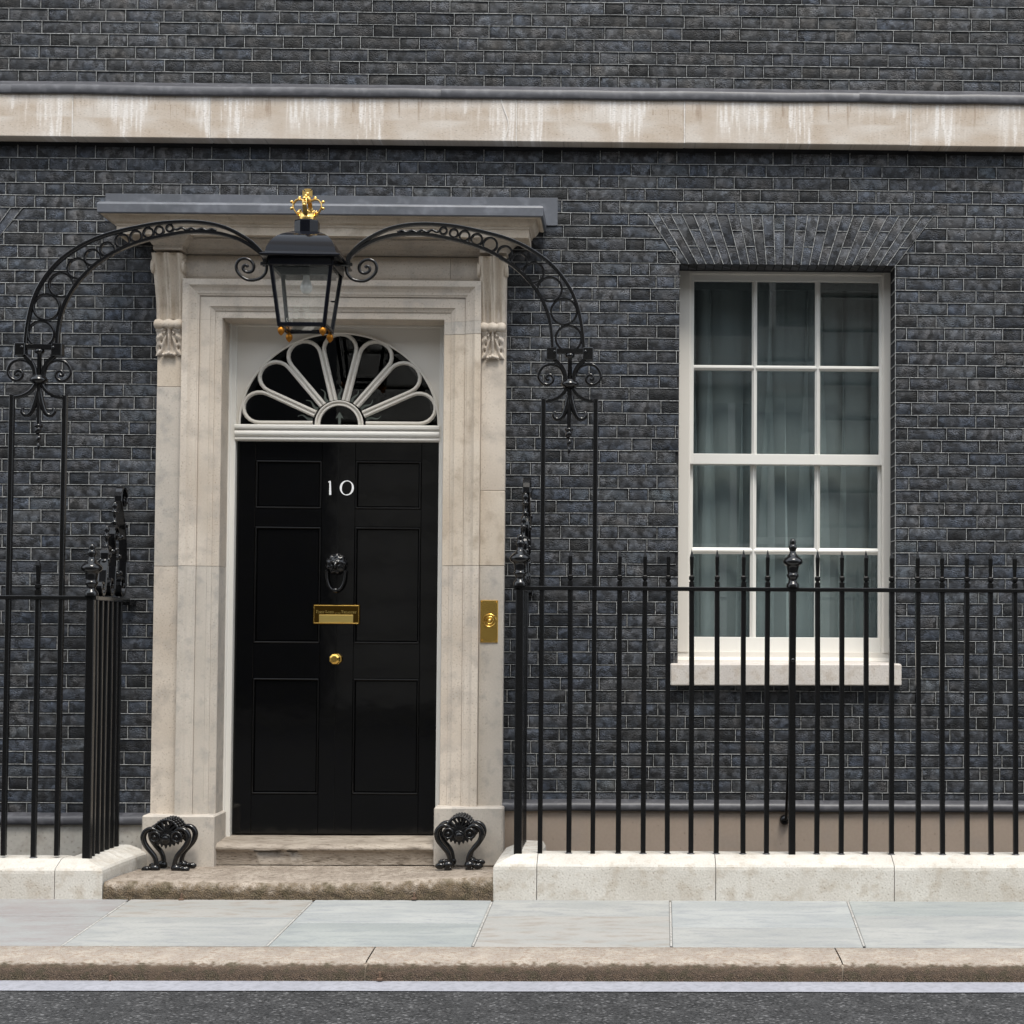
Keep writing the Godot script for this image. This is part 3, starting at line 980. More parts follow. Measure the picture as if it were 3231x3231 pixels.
func console(parent: Node3D, u0: float, u1: float, dv: float) -> void:
	var x0 := at(u0, 900 + dv, 0.15).x
	var x1 := at(u1, 900 + dv, 0.15).x
	var ya := at(530, 797 + dv, 0.17).y
	var yb := at(530, 1004 + dv, 0.10).y
	var st := begin()
	var front := func(j: float) -> float:
		return 0.075 + 0.095 * pow(1.0 - j, 1.7) + 0.012 * sin(j * PI) * 0.0
	var taper := func(j: float) -> float:
		return 1.0 - 0.10 * smoothstep(0.05, 0.9, j)
	var cx := (x0 + x1) / 2
	var hw := (x1 - x0) / 2
	grid(st, 40, 16, func(i: float, j: float) -> Vector3:
		var s := (i - 0.5) * 2.0
		var a := absf(s)
		var z: float = front.call(j)
		# edge fillets, two hollow channels and a double bead down the middle
		if a < 0.16:
			z += 0.008 * sqrt(maxf(0.0, 1.0 - pow((a - 0.08) / 0.08, 2.0)))
		elif a < 0.72:
			z -= 0.022 * sin(PI * (a - 0.16) / 0.56)
		elif a > 0.80:
			z -= 0.010 * smoothstep(0.8, 1.0, a)
		return Vector3(cx + s * hw * float(taper.call(j)), lerpf(ya, yb, j), z), Vector3.BACK)
	for sgn in [-1.0, 1.0]:
		grid(st, 4, 16, func(i: float, j: float) -> Vector3:
			var z: float = float(front.call(j)) - 0.010
			return Vector3(cx + sgn * hw * float(taper.call(j)), lerpf(ya, yb, j), lerpf(z, 0.02, i)), Vector3(sgn, 0, 0))
		# volute on the cheek
		var c := Vector3(cx + sgn * hw * 0.98, lerpf(ya, yb, 0.20), 0.105)
		var spiral := []
		for k in 30:
			var a := k * 0.42
			var r := 0.044 * exp(-k * 0.062)
			spiral.append(c + Vector3(sgn * 0.003, cos(a) * r, sin(a) * r))
		sweep(st, spiral, circ(0.010, 6), Vector3(1, 0, 0), true)
	quad_o(st, Vector3(x0, ya, 0.0), Vector3(x1, ya, 0.0), Vector3(x1, ya, 0.17), Vector3(x0, ya, 0.17), Vector3.UP)
	# lower roll with lobes
	var yr := at(530, 1020 + dv, 0.12).y
	var rl := []
	for k in 25:
		var s := k / 24.0
		var q := fmod(s * 3.0, 1.0)
		var r := 0.022 + 0.008 * sin(PI * q)
		if k == 0 or k == 24:
			r = 0.012
		rl.append(Vector2(r, (s - 0.5) * hw * 1.98))
	lathe(st, rl, Vector3(cx, yr, 0.088), Vector3(1, 0, 0), 14)
	obj("console", st, mats.stone_warm, parent)
	# acanthus leaf below the roll: lobes fanning from the stem, drilled eyes, curled tip
	var lf := begin()
	var yl0 := at(530, 1037 + dv, 0.09).y
	var yl1 := at(530, 1122 + dv, 0.07).y
	var lh := yl0 - yl1
	var z0 := 0.062
	grid(lf, 56, 44, func(i: float, j: float) -> Vector3:
		var s := (i - 0.5) * 2.0
		var a := absf(s)
		var t := j
		# leaf ribs fan out and down from the top of the stem
		var ang := atan2(a * 0.9, t + 0.08)
		var far := sqrt(a * a * 0.8 + t * t)
		var rib := 0.5 + 0.5 * cos(ang * 15.0 - far * 2.2)
		var lobe := 0.5 + 0.5 * cos(t * 19.0 - a * 7.0)
		var z := 0.030 * (1.0 - SIDE * t) * (1.0 - 0.35 * a * a)
		z += 0.010 * rib * smoothstep(0.10, 0.35, far) + 0.009 * lobe * smoothstep(0.25, 0.75, a)
		z += 0.012 * exp(-pow(s / 0.09, 2.0)) * (1.0 - t * 0.5)
		z -= 0.014 * exp(-pow((a - 0.17) / 0.06, 2.0)) * smoothstep(1.0, 0.5, t)
		for k in 3:
			z -= 0.020 * exp(-pow((a - 0.42 - 0.12 * k) / 0.05, 2.0) - pow((t - 0.22 - 0.25 * k) / 0.06, 2.0))
		if a > 0.86:
			z -= 0.03 * smoothstep(0.86, 1.0, a + 0.10 * lobe)
		z += 0.018 * exp(-pow((t - 0.93) / 0.07, 2.0)) * (0.6 + 0.4 * cos(s * 14.0)) * smoothstep(0.55, 0.2, a)
		var wv := 1.0 + 0.05 * lobe
		return Vector3(cx + s * hw * 0.90 * wv, yl0 - lh * (t - 0.06 * (1.0 - a) * 0.0), z0 + maxf(z, -0.004)), Vector3.BACK)
	for k in 5:
		var s := (k - 2) / 2.0
		blob(lf, Vector3(cx + s * hw * 0.36, yl1 + lh * (0.03 + 0.05 * (1.0 - absf(s))), z0 + 0.016), Vector3(0.011, 0.010, 0.014), 8, 5)
	obj("acanthus_leaf", lf, mats.stone, parent)

func build_doorway(house: Node3D) -> void:
	var way := part_node("door_surround", house)
	way.set_meta("label", "pale limestone door surround with carved consoles and a lead-capped hood")
	var oxl := at(694, 1500, 0.07).x
	var oxr := at(1396, 1500, 0.07).x
	var oyt := at(1040, 1006, 0.07).y
	var wid := 0.215
	var prof := [Vector2(0.0, -0.15), Vector2(0.0, 0.056), Vector2(0.003, 0.060), Vector2(0.040, 0.060), Vector2(0.042, 0.066), Vector2(0.052, 0.070), Vector2(0.064, 0.078), Vector2(0.066, 0.082), Vector2(0.122, 0.082), Vector2(0.122, 0.078), Vector2(0.125, 0.078), Vector2(0.125, 0.090), Vector2(0.132, 0.092), Vector2(0.136, 0.096), Vector2(0.150, 0.099), Vector2(0.166, 0.108), Vector2(0.178, 0.119), Vector2(0.182, 0.122), Vector2(wid, 0.122), Vector2(wid, 0.0)]
	# lintel piece, then the jambs in blocks with fine joints
	var yj := at(1040, 1012, 0.07).y
	var lin_ := begin()
	frame3(lin_, prof, oxl, oxr, yj, oyt)
	obj("lintel", lin_, mats.stone, way)
	var ybl := at(560, 2572, 0.10).y
	var ybr := at(1480, 2548, 0.10).y
	for sd in 2:
		var ys := [yj, at(600, 1786, 0.07).y, ybl] if sd == 0 else [yj, at(1450, 1056, 0.07).y, at(1450, 1785, 0.07).y, ybr]
		for k in ys.size() - 1:
			var st := begin()
			var poly := PackedVector2Array()
			var grow := rng.randf_range(-0.0008, 0.0008)
			for q in prof:
				var dz: float = q.y + (grow if q.y > 0.01 else 0.0)
				poly.append(Vector2(oxl - q.x if sd == 0 else oxr + q.x, dz))
			poly.append(Vector2(oxl - wid if sd == 0 else oxr + wid, -0.15))
			prism(st, poly, "xz", ys[k + 1] + 0.0012, ys[k] - 0.0012)
			obj("jamb_stone", st, mats[["stone", "stone_grey", "stone_warm"][(k + sd) % 3]], way)
		# flat outer strip behind the console
		var px0 := at(489, 1600, 0.06).x if sd == 0 else oxr + wid + 0.001
		var px1 := oxl - wid - 0.001 if sd == 0 else at(1592, 1600, 0.06).x
		var pys := [at(530, 800, 0.06).y, at(530, 1220, 0.06).y, at(530, 1787, 0.06).y, ybl] if sd == 0 else [at(1550, 800, 0.06).y, at(1550, 1548, 0.06).y, at(1550, 1785, 0.06).y, ybr]
		for k in pys.size() - 1:
			var st := begin()
			box(st, Vector3(px0, pys[k + 1] + 0.001, -0.04), Vector3(px1, pys[k] - 0.001, 0.060 + rng.randf_range(-0.001, 0.001)), 0.002)
			obj("pilaster_stone", st, mats[["stone_warm", "stone_grey", "stone"][(k + sd * 2) % 3]], way)
		var bk := begin()
		box(bk, Vector3(minf(px0, oxl - wid) + 0.003 if sd == 0 else oxr + 0.004, ybl, -0.14), Vector3(oxl - 0.004 if sd == 0 else px1 - 0.003, oyt + 0.1, 0.050))
		obj("joint_mortar", bk, mats.worn_stone, way)
	# pulvinated frieze between the consoles
	var fx0 := at(570, 850, 0.05).x
	var fx1 := at(1513, 850, 0.05).x
	var fy0 := oyt + wid + 0.001
	var fy1 := at(1040, 803, 0.07).y
	var st := begin()
	var fp := PackedVector2Array([Vector2(-0.03, fy0), Vector2(0.03, fy0)])
	for k in 13:
		var a := PI * k / 12.0
		fp.append(Vector2(0.035 + 0.042 * sin(a), lerpf(fy0 + 0.004, fy1 - 0.006, (1.0 - cos(a)) / 2)))
	fp.append(Vector2(0.03, fy1)); fp.append(Vector2(-0.03, fy1))
	var fj := at(1421, 850, 0.07).x
	prism(st, fp, "zy", fx0, fj - 0.001)
	obj("frieze_stone", st, mats.stone, way)
	st = begin()
	prism(st, fp, "zy", fj + 0.001, fx1)
	obj("frieze_stone", st, mats.stone, way)
	console(way, 478, 574, 0.0)
	console(way, 1510, 1596, 2.0)
	# cornice: bed moulding, blocks over the consoles, corona and cymatium
	var cy0 := fy1
	var cy1 := at(1040, 747, 0.26).y        # corona underside
	var cy2 := at(1040, 716, 0.28).y        # corona top
	var cy3 := at(1040, 674, 0.37).y        # cymatium top
	st = begin()
	var bed := PackedVector2Array([Vector2(-0.02, cy0), Vector2(0.045, cy0), Vector2(0.050, cy0 + 0.006), Vector2(0.060, cy0 + 0.010), Vector2(0.062, cy0 + 0.028), Vector2(0.075, cy0 + 0.034), Vector2(0.100, cy0 + 0.050), Vector2(0.112, cy0 + 0.068), Vector2(0.120, cy0 + 0.072), Vector2(0.122, cy1 + 0.03), Vector2(-0.02, cy1 + 0.03)])
	prism(st, bed, "zy", at(560, 780, 0.08).x, at(1520, 780, 0.08).x)
	obj("bed_moulding", st, mats.stone, way)
	for q in [[482, 574], [1513, 1598]]:
		st = begin()
		var bx0 := at(q[0], 800, 0.18).x
		var bx1 := at(q[1], 800, 0.18).x
		returned(st, [Vector2(0.0, cy0 - 0.002), Vector2(0.0, cy0 + 0.024), Vector2(0.006, cy0 + 0.026), Vector2(0.012, cy0 + 0.036), Vector2(0.030, cy0 + 0.056), Vector2(0.044, cy0 + 0.066), Vector2(0.050, cy0 + 0.070), Vector2(0.050, cy1 + 0.02)], bx0, bx1, 0.175, 0.02)
		quad_o(st, Vector3(bx0, cy0 - 0.002, 0.02), Vector3(bx1, cy0 - 0.002, 0.02), Vector3(bx1, cy0 - 0.002, 0.175), Vector3(bx0, cy0 - 0.002, 0.175), Vector3.DOWN)
		obj("console_block", st, mats.stone, way)
	var hx0 := at(492, 740, 0.11).x
	var hx1 := at(1578, 740, 0.11).x
	st = begin()
	returned(st, [Vector2(0.02, cy1 + 0.022), Vector2(0.155, cy1 + 0.012), Vector2(0.157, cy1), Vector2(0.172, cy1), Vector2(0.172, cy2 - 0.006), Vector2(0.178, cy2 - 0.004), Vector2(0.178, cy2 + 0.006), Vector2(0.184, cy2 + 0.010), Vector2(0.196, cy2 + 0.016), Vector2(0.206, cy2 + 0.028), Vector2(0.218, cy2 + 0.048), Vector2(0.236, cy3 - 0.012), Vector2(0.244, cy3 - 0.008), Vector2(0.244, cy3 + 0.01), Vector2(0.0, cy3 + 0.03)], hx0, hx1, 0.11, 0.0)
	obj("corona", st, mats.stone_warm, way)
	# lead over the hood
	st = begin()
	returned(st, [Vector2(0.236, cy3 - 0.004), Vector2(0.252, cy3 - 0.006), Vector2(0.257, cy3), Vector2(0.258, cy3 + 0.044), Vector2(0.254, cy3 + 0.054), Vector2(0.244, cy3 + 0.060), Vector2(0.02, cy3 + 0.085), Vector2(-0.09, cy3 + 0.095)], hx0, hx1, 0.11, 0.0)
	obj("lead_capping", st, mats.lead, way)
	st = begin()
	var lfx0 := at(332, 626, 0.005).x
	var lfx1 := at(1760, 630, 0.005).x
	var ly1 := at(1040, 617, 0.005).y
	box(st, Vector3(lfx0, cy3 + 0.03, -0.006), Vector3(lfx1, ly1, 0.0055), 0.002)
	box(st, Vector3(at(1714, 690, 0.005).x, at(1740, 706, 0.005).y, -0.006), Vector3(at(1756, 690, 0.005).x, cy3 + 0.029, 0.006), 0.002)
	obj("lead_flashing", st, mats.lead, way)
	# pedestals
	for q in [[446, 675, 2573, 2742], [1368, 1587, 2547, 2734]]:
		st = begin()
		box(st, Vector3(at(q[0], 2650, 0.16).x, at(q[0], q[3], 0.16).y, -0.13), Vector3(at(q[1], 2650, 0.16).x, at(q[0], q[2], 0.16).y, 0.16), 0.008)
		obj("pedestal", st, mats.stone_grey, way)

# ---------------------------------------------------------------- fanlight, frame and door
func build_door(house: Node3D) -> void:
	var zf := -0.13           # face of the white frame
	var zd := -0.175          # face of the door's stiles
	var x0 := at(719, 1500, zf).x
	var x1 := at(1399, 1500, zf).x
	var dx0 := at(740, 2000, zd).x
	var dx1 := at(1381, 2000, zd).x
	var y_top := at(1068, 1021, zf).y
	var y_spring := at(1068, 1339, zf).y
	var y_tr0 := at(1068, 1392, zf).y
	var y_foot := at(1060, 2632, zd).y
	var frame := part_node("door_frame", house)
	var st := begin()
	box(st, Vector3(x0 - 0.03, y_foot - 0.03, zf - 0.09), Vector3(dx0 - 0.001, y_top + 0.01, zf), 0.003)
	box(st, Vector3(x0 - 0.03, y_foot - 0.03, zf - 0.02), Vector3(x0 + 0.012, y_top + 0.012, zf + 0.014), 0.004)
	obj("frame_post", st, mats.white_paint, frame)
	st = begin()
	box(st, Vector3(dx1 + 0.001, y_foot - 0.03, zf - 0.09), Vector3(x1 + 0.03, y_top + 0.01, zf), 0.003)
	box(st, Vector3(x1 - 0.010, y_foot - 0.03, zf - 0.02), Vector3(x1 + 0.03, y_top + 0.012, zf + 0.014), 0.004)
	obj("frame_post", st, mats.white_paint, frame)
	st = begin()
	box(st, Vector3(x0 - 0.02, y_top - 0.020, zf - 0.08), Vector3(x1 + 0.02, y_top + 0.03, zf + 0.002), 0.003)
	obj("frame_head", st, mats.cream_paint, frame)
	st = begin()
	var tp := PackedVector2Array([Vector2(zf - 0.09, y_tr0), Vector2(zf - 0.004, y_tr0), Vector2(zf + 0.002, y_tr0 + 0.002), Vector2(zf + 0.008, y_tr0 + 0.008), Vector2(zf + 0.008, y_tr0 + 0.014), Vector2(zf + 0.002, y_tr0 + 0.019), Vector2(zf + 0.001, y_tr0 + 0.024)])
	for k in 9:
		var a := PI * k / 8.0
		tp.append(Vector2(zf + 0.001 + 0.016 * sin(a), y_tr0 + 0.024 + 0.036 * (1.0 - cos(a)) / 2))
	tp.append_array(PackedVector2Array([Vector2(zf + 0.001, y_tr0 + 0.064), Vector2(zf + 0.014, y_tr0 + 0.068), Vector2(zf + 0.018, y_tr0 + 0.074), Vector2(zf + 0.018, y_tr0 + 0.086), Vector2(zf + 0.010, y_spring - 0.004), Vector2(zf - 0.09, y_spring - 0.004)]))
	prism(st, tp, "zy", dx0 - 0.004, dx1 + 0.004)
	obj("transom", st, mats.white_paint, frame)
	# fanlight: a panel with a rounded head, seven petals of glass, a half-round hub
	var fan := part_node("fanlight", house)
	fan.set_meta("label", "half-round fanlight of seven dark petal panes in cream tracery")
	var cx := at(1068.6, 1339, zf).x
	var px := F / (DIST - zf)
	var ra := 316.0 / px
	var rb := 293.0 / px
	var zfl := zf - 0.018
	st = begin()
	var n := 48
	for k in n:
		var q := []
		for a in [PI * k / n, PI * (k + 1) / n]:
			var e := Vector3(cx + cos(a) * ra, y_spring + sin(a) * rb, zfl)
			var dir := Vector2(cos(a) * ra, sin(a) * rb)
			var tx: float = (x1 - 0.012 - cx) / dir.x if dir.x > 1e-6 else ((x0 + 0.014 - cx) / dir.x if dir.x < -1e-6 else 1e9)
			var ty: float = (y_top - 0.020 - y_spring) / dir.y if dir.y > 1e-6 else 1e9
			var s := minf(tx, ty)
			q.append(e)
			q.append(Vector3(cx + dir.x * maxf(s, 1.0), y_spring + dir.y * maxf(s, 1.0), zfl))
		quad_o(st, q[0], q[1], q[3], q[2], Vector3.BACK)
		quad_o(st, q[0], q[2], q[2] - Vector3(0, 0, 0.03), q[0] - Vector3(0, 0, 0.03), Vector3(cx, y_spring, 0) - Vector3(q[0].x, q[0].y, 0))
	# the two upper corners of the panel
	for sgn in [-1.0, 1.0]:
		var cxp := x1 - 0.012 if sgn > 0 else x0 + 0.014
		var cyp := y_top - 0.020
		var a0 := atan2((cyp - y_spring) / rb, (cxp - cx) / ra)
		var ks := floori(a0 / PI * n)
		var pa := PI * ks / n
		var pb := PI * (ks + 1) / n
		var pts := []
		for a in [pa, pb]:
			var dir := Vector2(cos(a) * ra, sin(a) * rb)
			var tx: float = (cxp - cx) / dir.x
			var ty: float = (cyp - y_spring) / dir.y
			pts.append(Vector3(cx + dir.x * minf(tx, ty), y_spring + dir.y * minf(tx, ty), zfl))
		tri_o(st, pts[0], pts[1], Vector3(cxp, cyp, zfl), Vector3.BACK)
	obj("spandrel_panel", st, mats.cream_paint, fan)
	st = begin()
	var ring := []
	for k in 49:
		var a := PI * k / 48.0
		ring.append(Vector3(cx + cos(a) * (ra - 0.003), y_spring + sin(a) * (rb - 0.003), zfl + 0.004))
	sweep(st, ring, rectp(0.013, 0.020, 0.004), Vector3.BACK)
	obj("head_bead", st, mats.cream_paint, fan)
	st = begin()
	for rr in [[63.0, 0.010], [74.0, 0.010]]:
		var hub := []
		for k in 25:
			var a := PI * k / 24.0
			hub.append(Vector3(cx + cos(a) * rr[0] / px, y_spring + sin(a) * rr[0] / px, zfl + 0.002))
		sweep(st, hub, rectp(rr[1], 0.020, 0.003), Vector3.BACK)
	var hub2 := []
	for k in 25:
		var a := PI * k / 24.0
		hub2.append(Vector3(cx + cos(a) * 68.5 / px, y_spring + sin(a) * 68.5 / px, zfl - 0.006))
	sweep(st, hub2, rectp(0.018, 0.014), Vector3.BACK)
	obj("hub_ring", st, mats.cream_paint, fan)
	var zg := zfl - 0.012
	var step := PI / 7.0
	var stretch := Vector2(1.055, 0.985)
	for k in 7:
		var am := step * (k + 0.5)
		var half := step / 2
		var dc := 246.0 / px
		# the petal's outline: straight sides to a round tip, set in from the spokes
		var inset := 6.0 / px
		var rt := dc * sin(half) / (1.0) - inset
		var local := []       # (along, across)
		var a_in := 79.0 / px
		local.append(Vector2(a_in, a_in * tan(half) - inset / cos(half)))
		for j in 13:
			var t := PI * j / 12.0 - half * (1.0 - j / 6.0)
			local.append(Vector2(dc * cos(half) * 1.02 + sin(t) * rt, cos(t) * rt))
		local.append(Vector2(a_in, -(a_in * tan(half) - inset / cos(half))))
		var path := []
		var poly := PackedVector2Array()
		for q in local:
			var w := Vector2(cos(am) * q.x - sin(am) * q.y, sin(am) * q.x + cos(am) * q.y) * stretch
			w.y = maxf(w.y, 0.006)
			path.append(Vector3(cx + w.x, y_spring + w.y, zfl + 0.001))
			poly.append(Vector2(cx + w.x, y_spring + w.y))
		st = begin()
		sweep(st, path, rectp(0.0100, 0.018, 0.0018), Vector3.BACK)
		var low := []
		for p in path:
			low.append(p - Vector3(0, 0, 0.009))
		sweep(st, low, rectp(0.021, 0.018), Vector3.BACK)
		obj("petal_bar", st, mats.cream_paint, fan)
		st = begin()
		var mid := Vector3.ZERO
		for p in path:
			mid += p / path.size()
		mid.z = zg
		for j in path.size():
			tri_o(st, mid, Vector3(path[j].x, path[j].y, zg), Vector3(path[(j + 1) % path.size()].x, path[(j + 1) % path.size()].y, zg), Vector3.BACK)
		obj("pane", st, mats.glass, fan)
		# etched flame at the root of the pane
		st = begin()
		var fl := []
		var wd := []
		for j in 9:
			var t := j / 8.0
			var r := (82.0 + 46.0 * t) / px
			var sway := sin(t * 6.0 + 0.6) * 5.0 / px * (0.3 + t)
			fl.append(Vector3(cx + (cos(am) * r - sin(am) * sway) * stretch.x, y_spring + maxf((sin(am) * r + cos(am) * sway) * stretch.y, 0.008), zg + 0.0015))
			wd.append(lerpf(1.0, 0.12, pow(t, 0.7)))
		sweep(st, smooth_path(fl, 2), rectp(0.022, 0.001), Vector3.BACK, false, false, smooth_w(wd, 2))
		obj("etched_flame", st, mats.flame_etch, fan)
	# spandrel glass between the tips and the hub pane
	st = begin()
	for k in 48:
		var a := PI * k / 48.0
		var b := PI * (k + 1) / 48.0
		var zs := zg - 0.004
		quad_o(st, Vector3(cx + cos(a) * ra * 0.93, y_spring + sin(a) * rb * 0.93, zs), Vector3(cx + cos(a) * ra, y_spring + sin(a) * rb, zs), Vector3(cx + cos(b) * ra, y_spring + sin(b) * rb, zs), Vector3(cx + cos(b) * ra * 0.93, y_spring + sin(b) * rb * 0.93, zs), Vector3.BACK)
	obj("rim_pane", st, mats.glass, fan)
	st = begin()
	for k in 16:
		tri_o(st, Vector3(cx, y_spring, zg), Vector3(cx + cos(PI * k / 16.0) * 66 / px, y_spring + sin(PI * k / 16.0) * 66 / px, zg), Vector3(cx + cos(PI * (k + 1) / 16.0) * 66 / px, y_spring + sin(PI * (k + 1) / 16.0) * 66 / px, zg), Vector3.BACK)
	obj("hub_pane", st, mats.glass, fan)
	st = begin()
	var ap := PackedVector2Array()
	for q in [[-4.0, 2.0], [4.0, 2.0], [4.0, 24.0], [13.0, 20.0], [0.0, 42.0], [-13.0, 20.0], [-4.0, 24.0]]:
		ap.append(Vector2(cx + q[0] / px, y_spring + q[1] / px))
	prism(st, ap, "xy", zg + 0.0008, zg + 0.002)
	obj("etched_arrow", st, mats.flame_etch, fan)
	# the dark hall behind
	st = begin()
	var hz := -2.6
	var hx := [x0 - 0.5, x1 + 0.4]
	var hy := [y_foot - 0.05, y_top + 0.4]
	quad_o(st, Vector3(hx[0], hy[0], hz), Vector3(hx[1], hy[0], hz), Vector3(hx[1], hy[1], hz), Vector3(hx[0], hy[1], hz), Vector3.BACK)
	quad_o(st, Vector3(hx[0], hy[0], hz), Vector3(hx[0], hy[1], hz), Vector3(hx[0], hy[1], -0.30), Vector3(hx[0], hy[0], -0.30), Vector3.RIGHT)
	quad_o(st, Vector3(hx[1], hy[0], hz), Vector3(hx[1], hy[1], hz), Vector3(hx[1], hy[1], -0.30), Vector3(hx[1], hy[0], -0.30), Vector3.LEFT)
	quad_o(st, Vector3(hx[0], hy[1], hz), Vector3(hx[1], hy[1], hz), Vector3(hx[1], hy[1], -0.30), Vector3(hx[0], hy[1], -0.30), Vector3.DOWN)
	quad_o(st, Vector3(hx[0], hy[0], hz), Vector3(hx[1], hy[0], hz), Vector3(hx[1], hy[0], -0.30), Vector3(hx[0], hy[0], -0.30), Vector3.UP)
	obj("hall", st, mats.black_hall, house)
	# the door itself
	var door := part_node("front_door", house)
	door.set_meta("label", "gloss black six-panelled front door numbered 10")
	var yd1 := y_tr0 + 0.01
	st = begin()
	box(st, Vector3(dx0 + 0.001, y_foot, zd - 0.05), Vector3(dx1 - 0.001, yd1, zd - 0.014))
	obj("door_leaf", st, mats.door_paint, door)
	var pl := [[802, 1013, 1117, 1327, 1453, 1606], [800, 1011, 1115, 1325, 1662, 2031], [795, 1003, 1112, 1322, 2140, 2507]]
	var px_l0 := at(799, 2000, zd).x
	var px_l1 := at(1010, 2000, zd).x
	var px_r0 := at(1115, 2000, zd).x
	var px_r1 := at(1325, 2000, zd).x
	var mx := at(1061, 2000, zd).x
	var bz := 0.0016
	for q in [[dx0 + 0.002, px_l0], [px_l1, mx - 0.0008], [mx + 0.0008, px_r0], [px_r1, dx1 - 0.002]]:
		st = begin()
		box(st, Vector3(q[0], y_foot + 0.004, zd - 0.02), Vector3(q[1], yd1 - 0.01, zd), bz)
		obj("stile", st, mats.door_paint, door)
	st = begin()
	sweep(st, [Vector3(mx, y_foot + 0.01, zd - 0.001), Vector3(mx, yd1 - 0.015, zd - 0.001)], circ(0.0030, 8), Vector3.RIGHT, true)
	obj("centre_bead", st, mats.door_paint, door)
	var rows := []
	for p in pl:
		rows.append([at(1060, p[4], zd).y, at(1060, p[5], zd).y])
	var edges := [yd1 - 0.01, rows[0][0], rows[0][1], rows[1][0], rows[1][1], rows[2][0], rows[2][1], y_foot + 0.004]
	for s in 2:
		var xa := px_l0 if s == 0 else px_r0
		var xb := px_l1 if s == 0 else px_r1
		for k in 4:
			st = begin()
			box(st, Vector3(xa + 0.0006, edges[k * 2 + 1], zd - 0.02), Vector3(xb - 0.0006, edges[k * 2], zd - 0.0003), bz)
			obj("rail", st, mats.door_paint, door)
		for k in 3:
			st = begin()
			var lo := Vector3(xa, rows[k][1], zd)
			var hi := Vector3(xb, rows[k][0], zd)
			box(st, Vector3(lo.x + 0.012, lo.y + 0.012, zd - 0.02), Vector3(hi.x - 0.012, hi.y - 0.012, zd - 0.009), 0.006)
			# moulding that holds the panel
			var loop := [Vector3(lo.x + 0.007, lo.y + 0.007, zd - 0.002), Vector3(hi.x - 0.007, lo.y + 0.007, zd - 0.002), Vector3(hi.x - 0.007, hi.y - 0.007, zd - 0.002), Vector3(lo.x + 0.007, hi.y - 0.007, zd - 0.002)]
			for e in 4:
				sweep(st, [loop[e], loop[(e + 1) % 4]], circ(0.0055, 8), Vector3.BACK, true)
			obj("panel", st, mats.door_paint, door)
	# numerals
	st = begin()
	var ip := PackedVector2Array()
	for q in [[1039.0, 1561.5], [1045.5, 1561.5], [1044.0, 1517.5], [1041.0, 1517.5], [1035.5, 1520.5], [1036.5, 1522.5], [1039.5, 1521.5]]:
		var p := at(q[0], q[1], zd)
		ip.append(Vector2(p.x, p.y))
	prism(st, ip, "xy", zd + 0.0005, zd + 0.0035)
	obj("numeral_one", st, mats.number_white, door)
	st = begin()
	var oc := at(1094.6, 1539.5, zd)
	var mpx := (DIST - zd) / F
	for k in 40:
		var a := TAU * k / 40
		var b := TAU * (k + 1) / 40
		var qo := []
		for ang in [a, b]:
			var o := Vector3(oc.x + cos(ang) * 22.2 * mpx, oc.y + sin(ang) * 23.4 * mpx, zd + 0.0035)
			var tilt: float = ang + 0.25
			var ii := Vector3(oc.x + cos(ang) * 22.2 * mpx * (1.0 - 0.10 - 0.20 * pow(absf(cos(tilt)), 1.5)), oc.y + sin(ang) * 23.4 * mpx * (1.0 - 0.10 - 0.10 * pow(absf(cos(tilt)), 1.5)), zd + 0.0035)
			qo.append(o)
			qo.append(ii)
		var back := Vector3(0, 0, -0.003)
		quad_o(st, qo[0], qo[1], qo[3], qo[2], Vector3.BACK)
		quad_o(st, qo[0], qo[2], qo[2] + back, qo[0] + back, qo[0] - oc)
		quad_o(st, qo[1], qo[3], qo[3] + back, qo[1] + back, oc - qo[1])
	obj("numeral_nought", st, mats.number_white, door)
	build_knocker(door, zd)
	# letter plate
	st = begin()
	var l0 := at(988, 1969, zd)
	var l1 := at(1135.5, 1908, zd)
	box(st, Vector3(l0.x, l0.y, zd - 0.002), Vector3(l1.x, l1.y, zd + 0.006), 0.002)
	obj("letter_plate", st, mats.brass_field, door)
	st = begin()
	for e in [[Vector3(l0.x + 0.006, l0.y + 0.006, 0), Vector3(l1.x - 0.006, l0.y + 0.006, 0)], [Vector3(l1.x - 0.006, l0.y + 0.006, 0), Vector3(l1.x - 0.006, l1.y - 0.006, 0)], [Vector3(l1.x - 0.006, l1.y - 0.006, 0), Vector3(l0.x + 0.006, l1.y - 0.006, 0)], [Vector3(l0.x + 0.006, l1.y - 0.006, 0), Vector3(l0.x + 0.006, l0.y + 0.006, 0)]]:
		sweep(st, [e[0] + Vector3(0, 0, zd + 0.006), e[1] + Vector3(0, 0, zd + 0.006)], circ(0.0026, 6), Vector3.BACK, true)
	obj("plate_border", st, mats.brass, door)
	st = begin()
	var f0 := at(1007, 1964.5, zd)
	var f1 := at(1115, 1940, zd)
	box(st, Vector3(f0.x, f0.y, zd + 0.004), Vector3(f1.x, f1.y, zd + 0.0095), 0.002)
	obj("letter_flap", st, mats.brass_flap, door)
	lettering(door, at(1061.5, 1931, zd), zd + 0.0062)
	# knob on its rose
	st = begin()
	var kc := at(1061, 2079, zd)
	lathe(st, [Vector2(0.0, 0.016), Vector2(0.018, 0.016), Vector2(0.030, 0.012), Vector2(0.034, 0.008), Vector2(0.034, 0.0)], Vector3(kc.x, kc.y, zd), Vector3.BACK, 8, false)
	lathe(st, [Vector2(0.0, 0.070), Vector2(0.019, 0.070), Vector2(0.030, 0.064), Vector2(0.033, 0.054), Vector2(0.028, 0.042), Vector2(0.016, 0.034), Vector2(0.012, 0.016)], Vector3(kc.x, kc.y, zd), Vector3.BACK, 8, false)
	obj("door_knob", st, mats.brass, door)

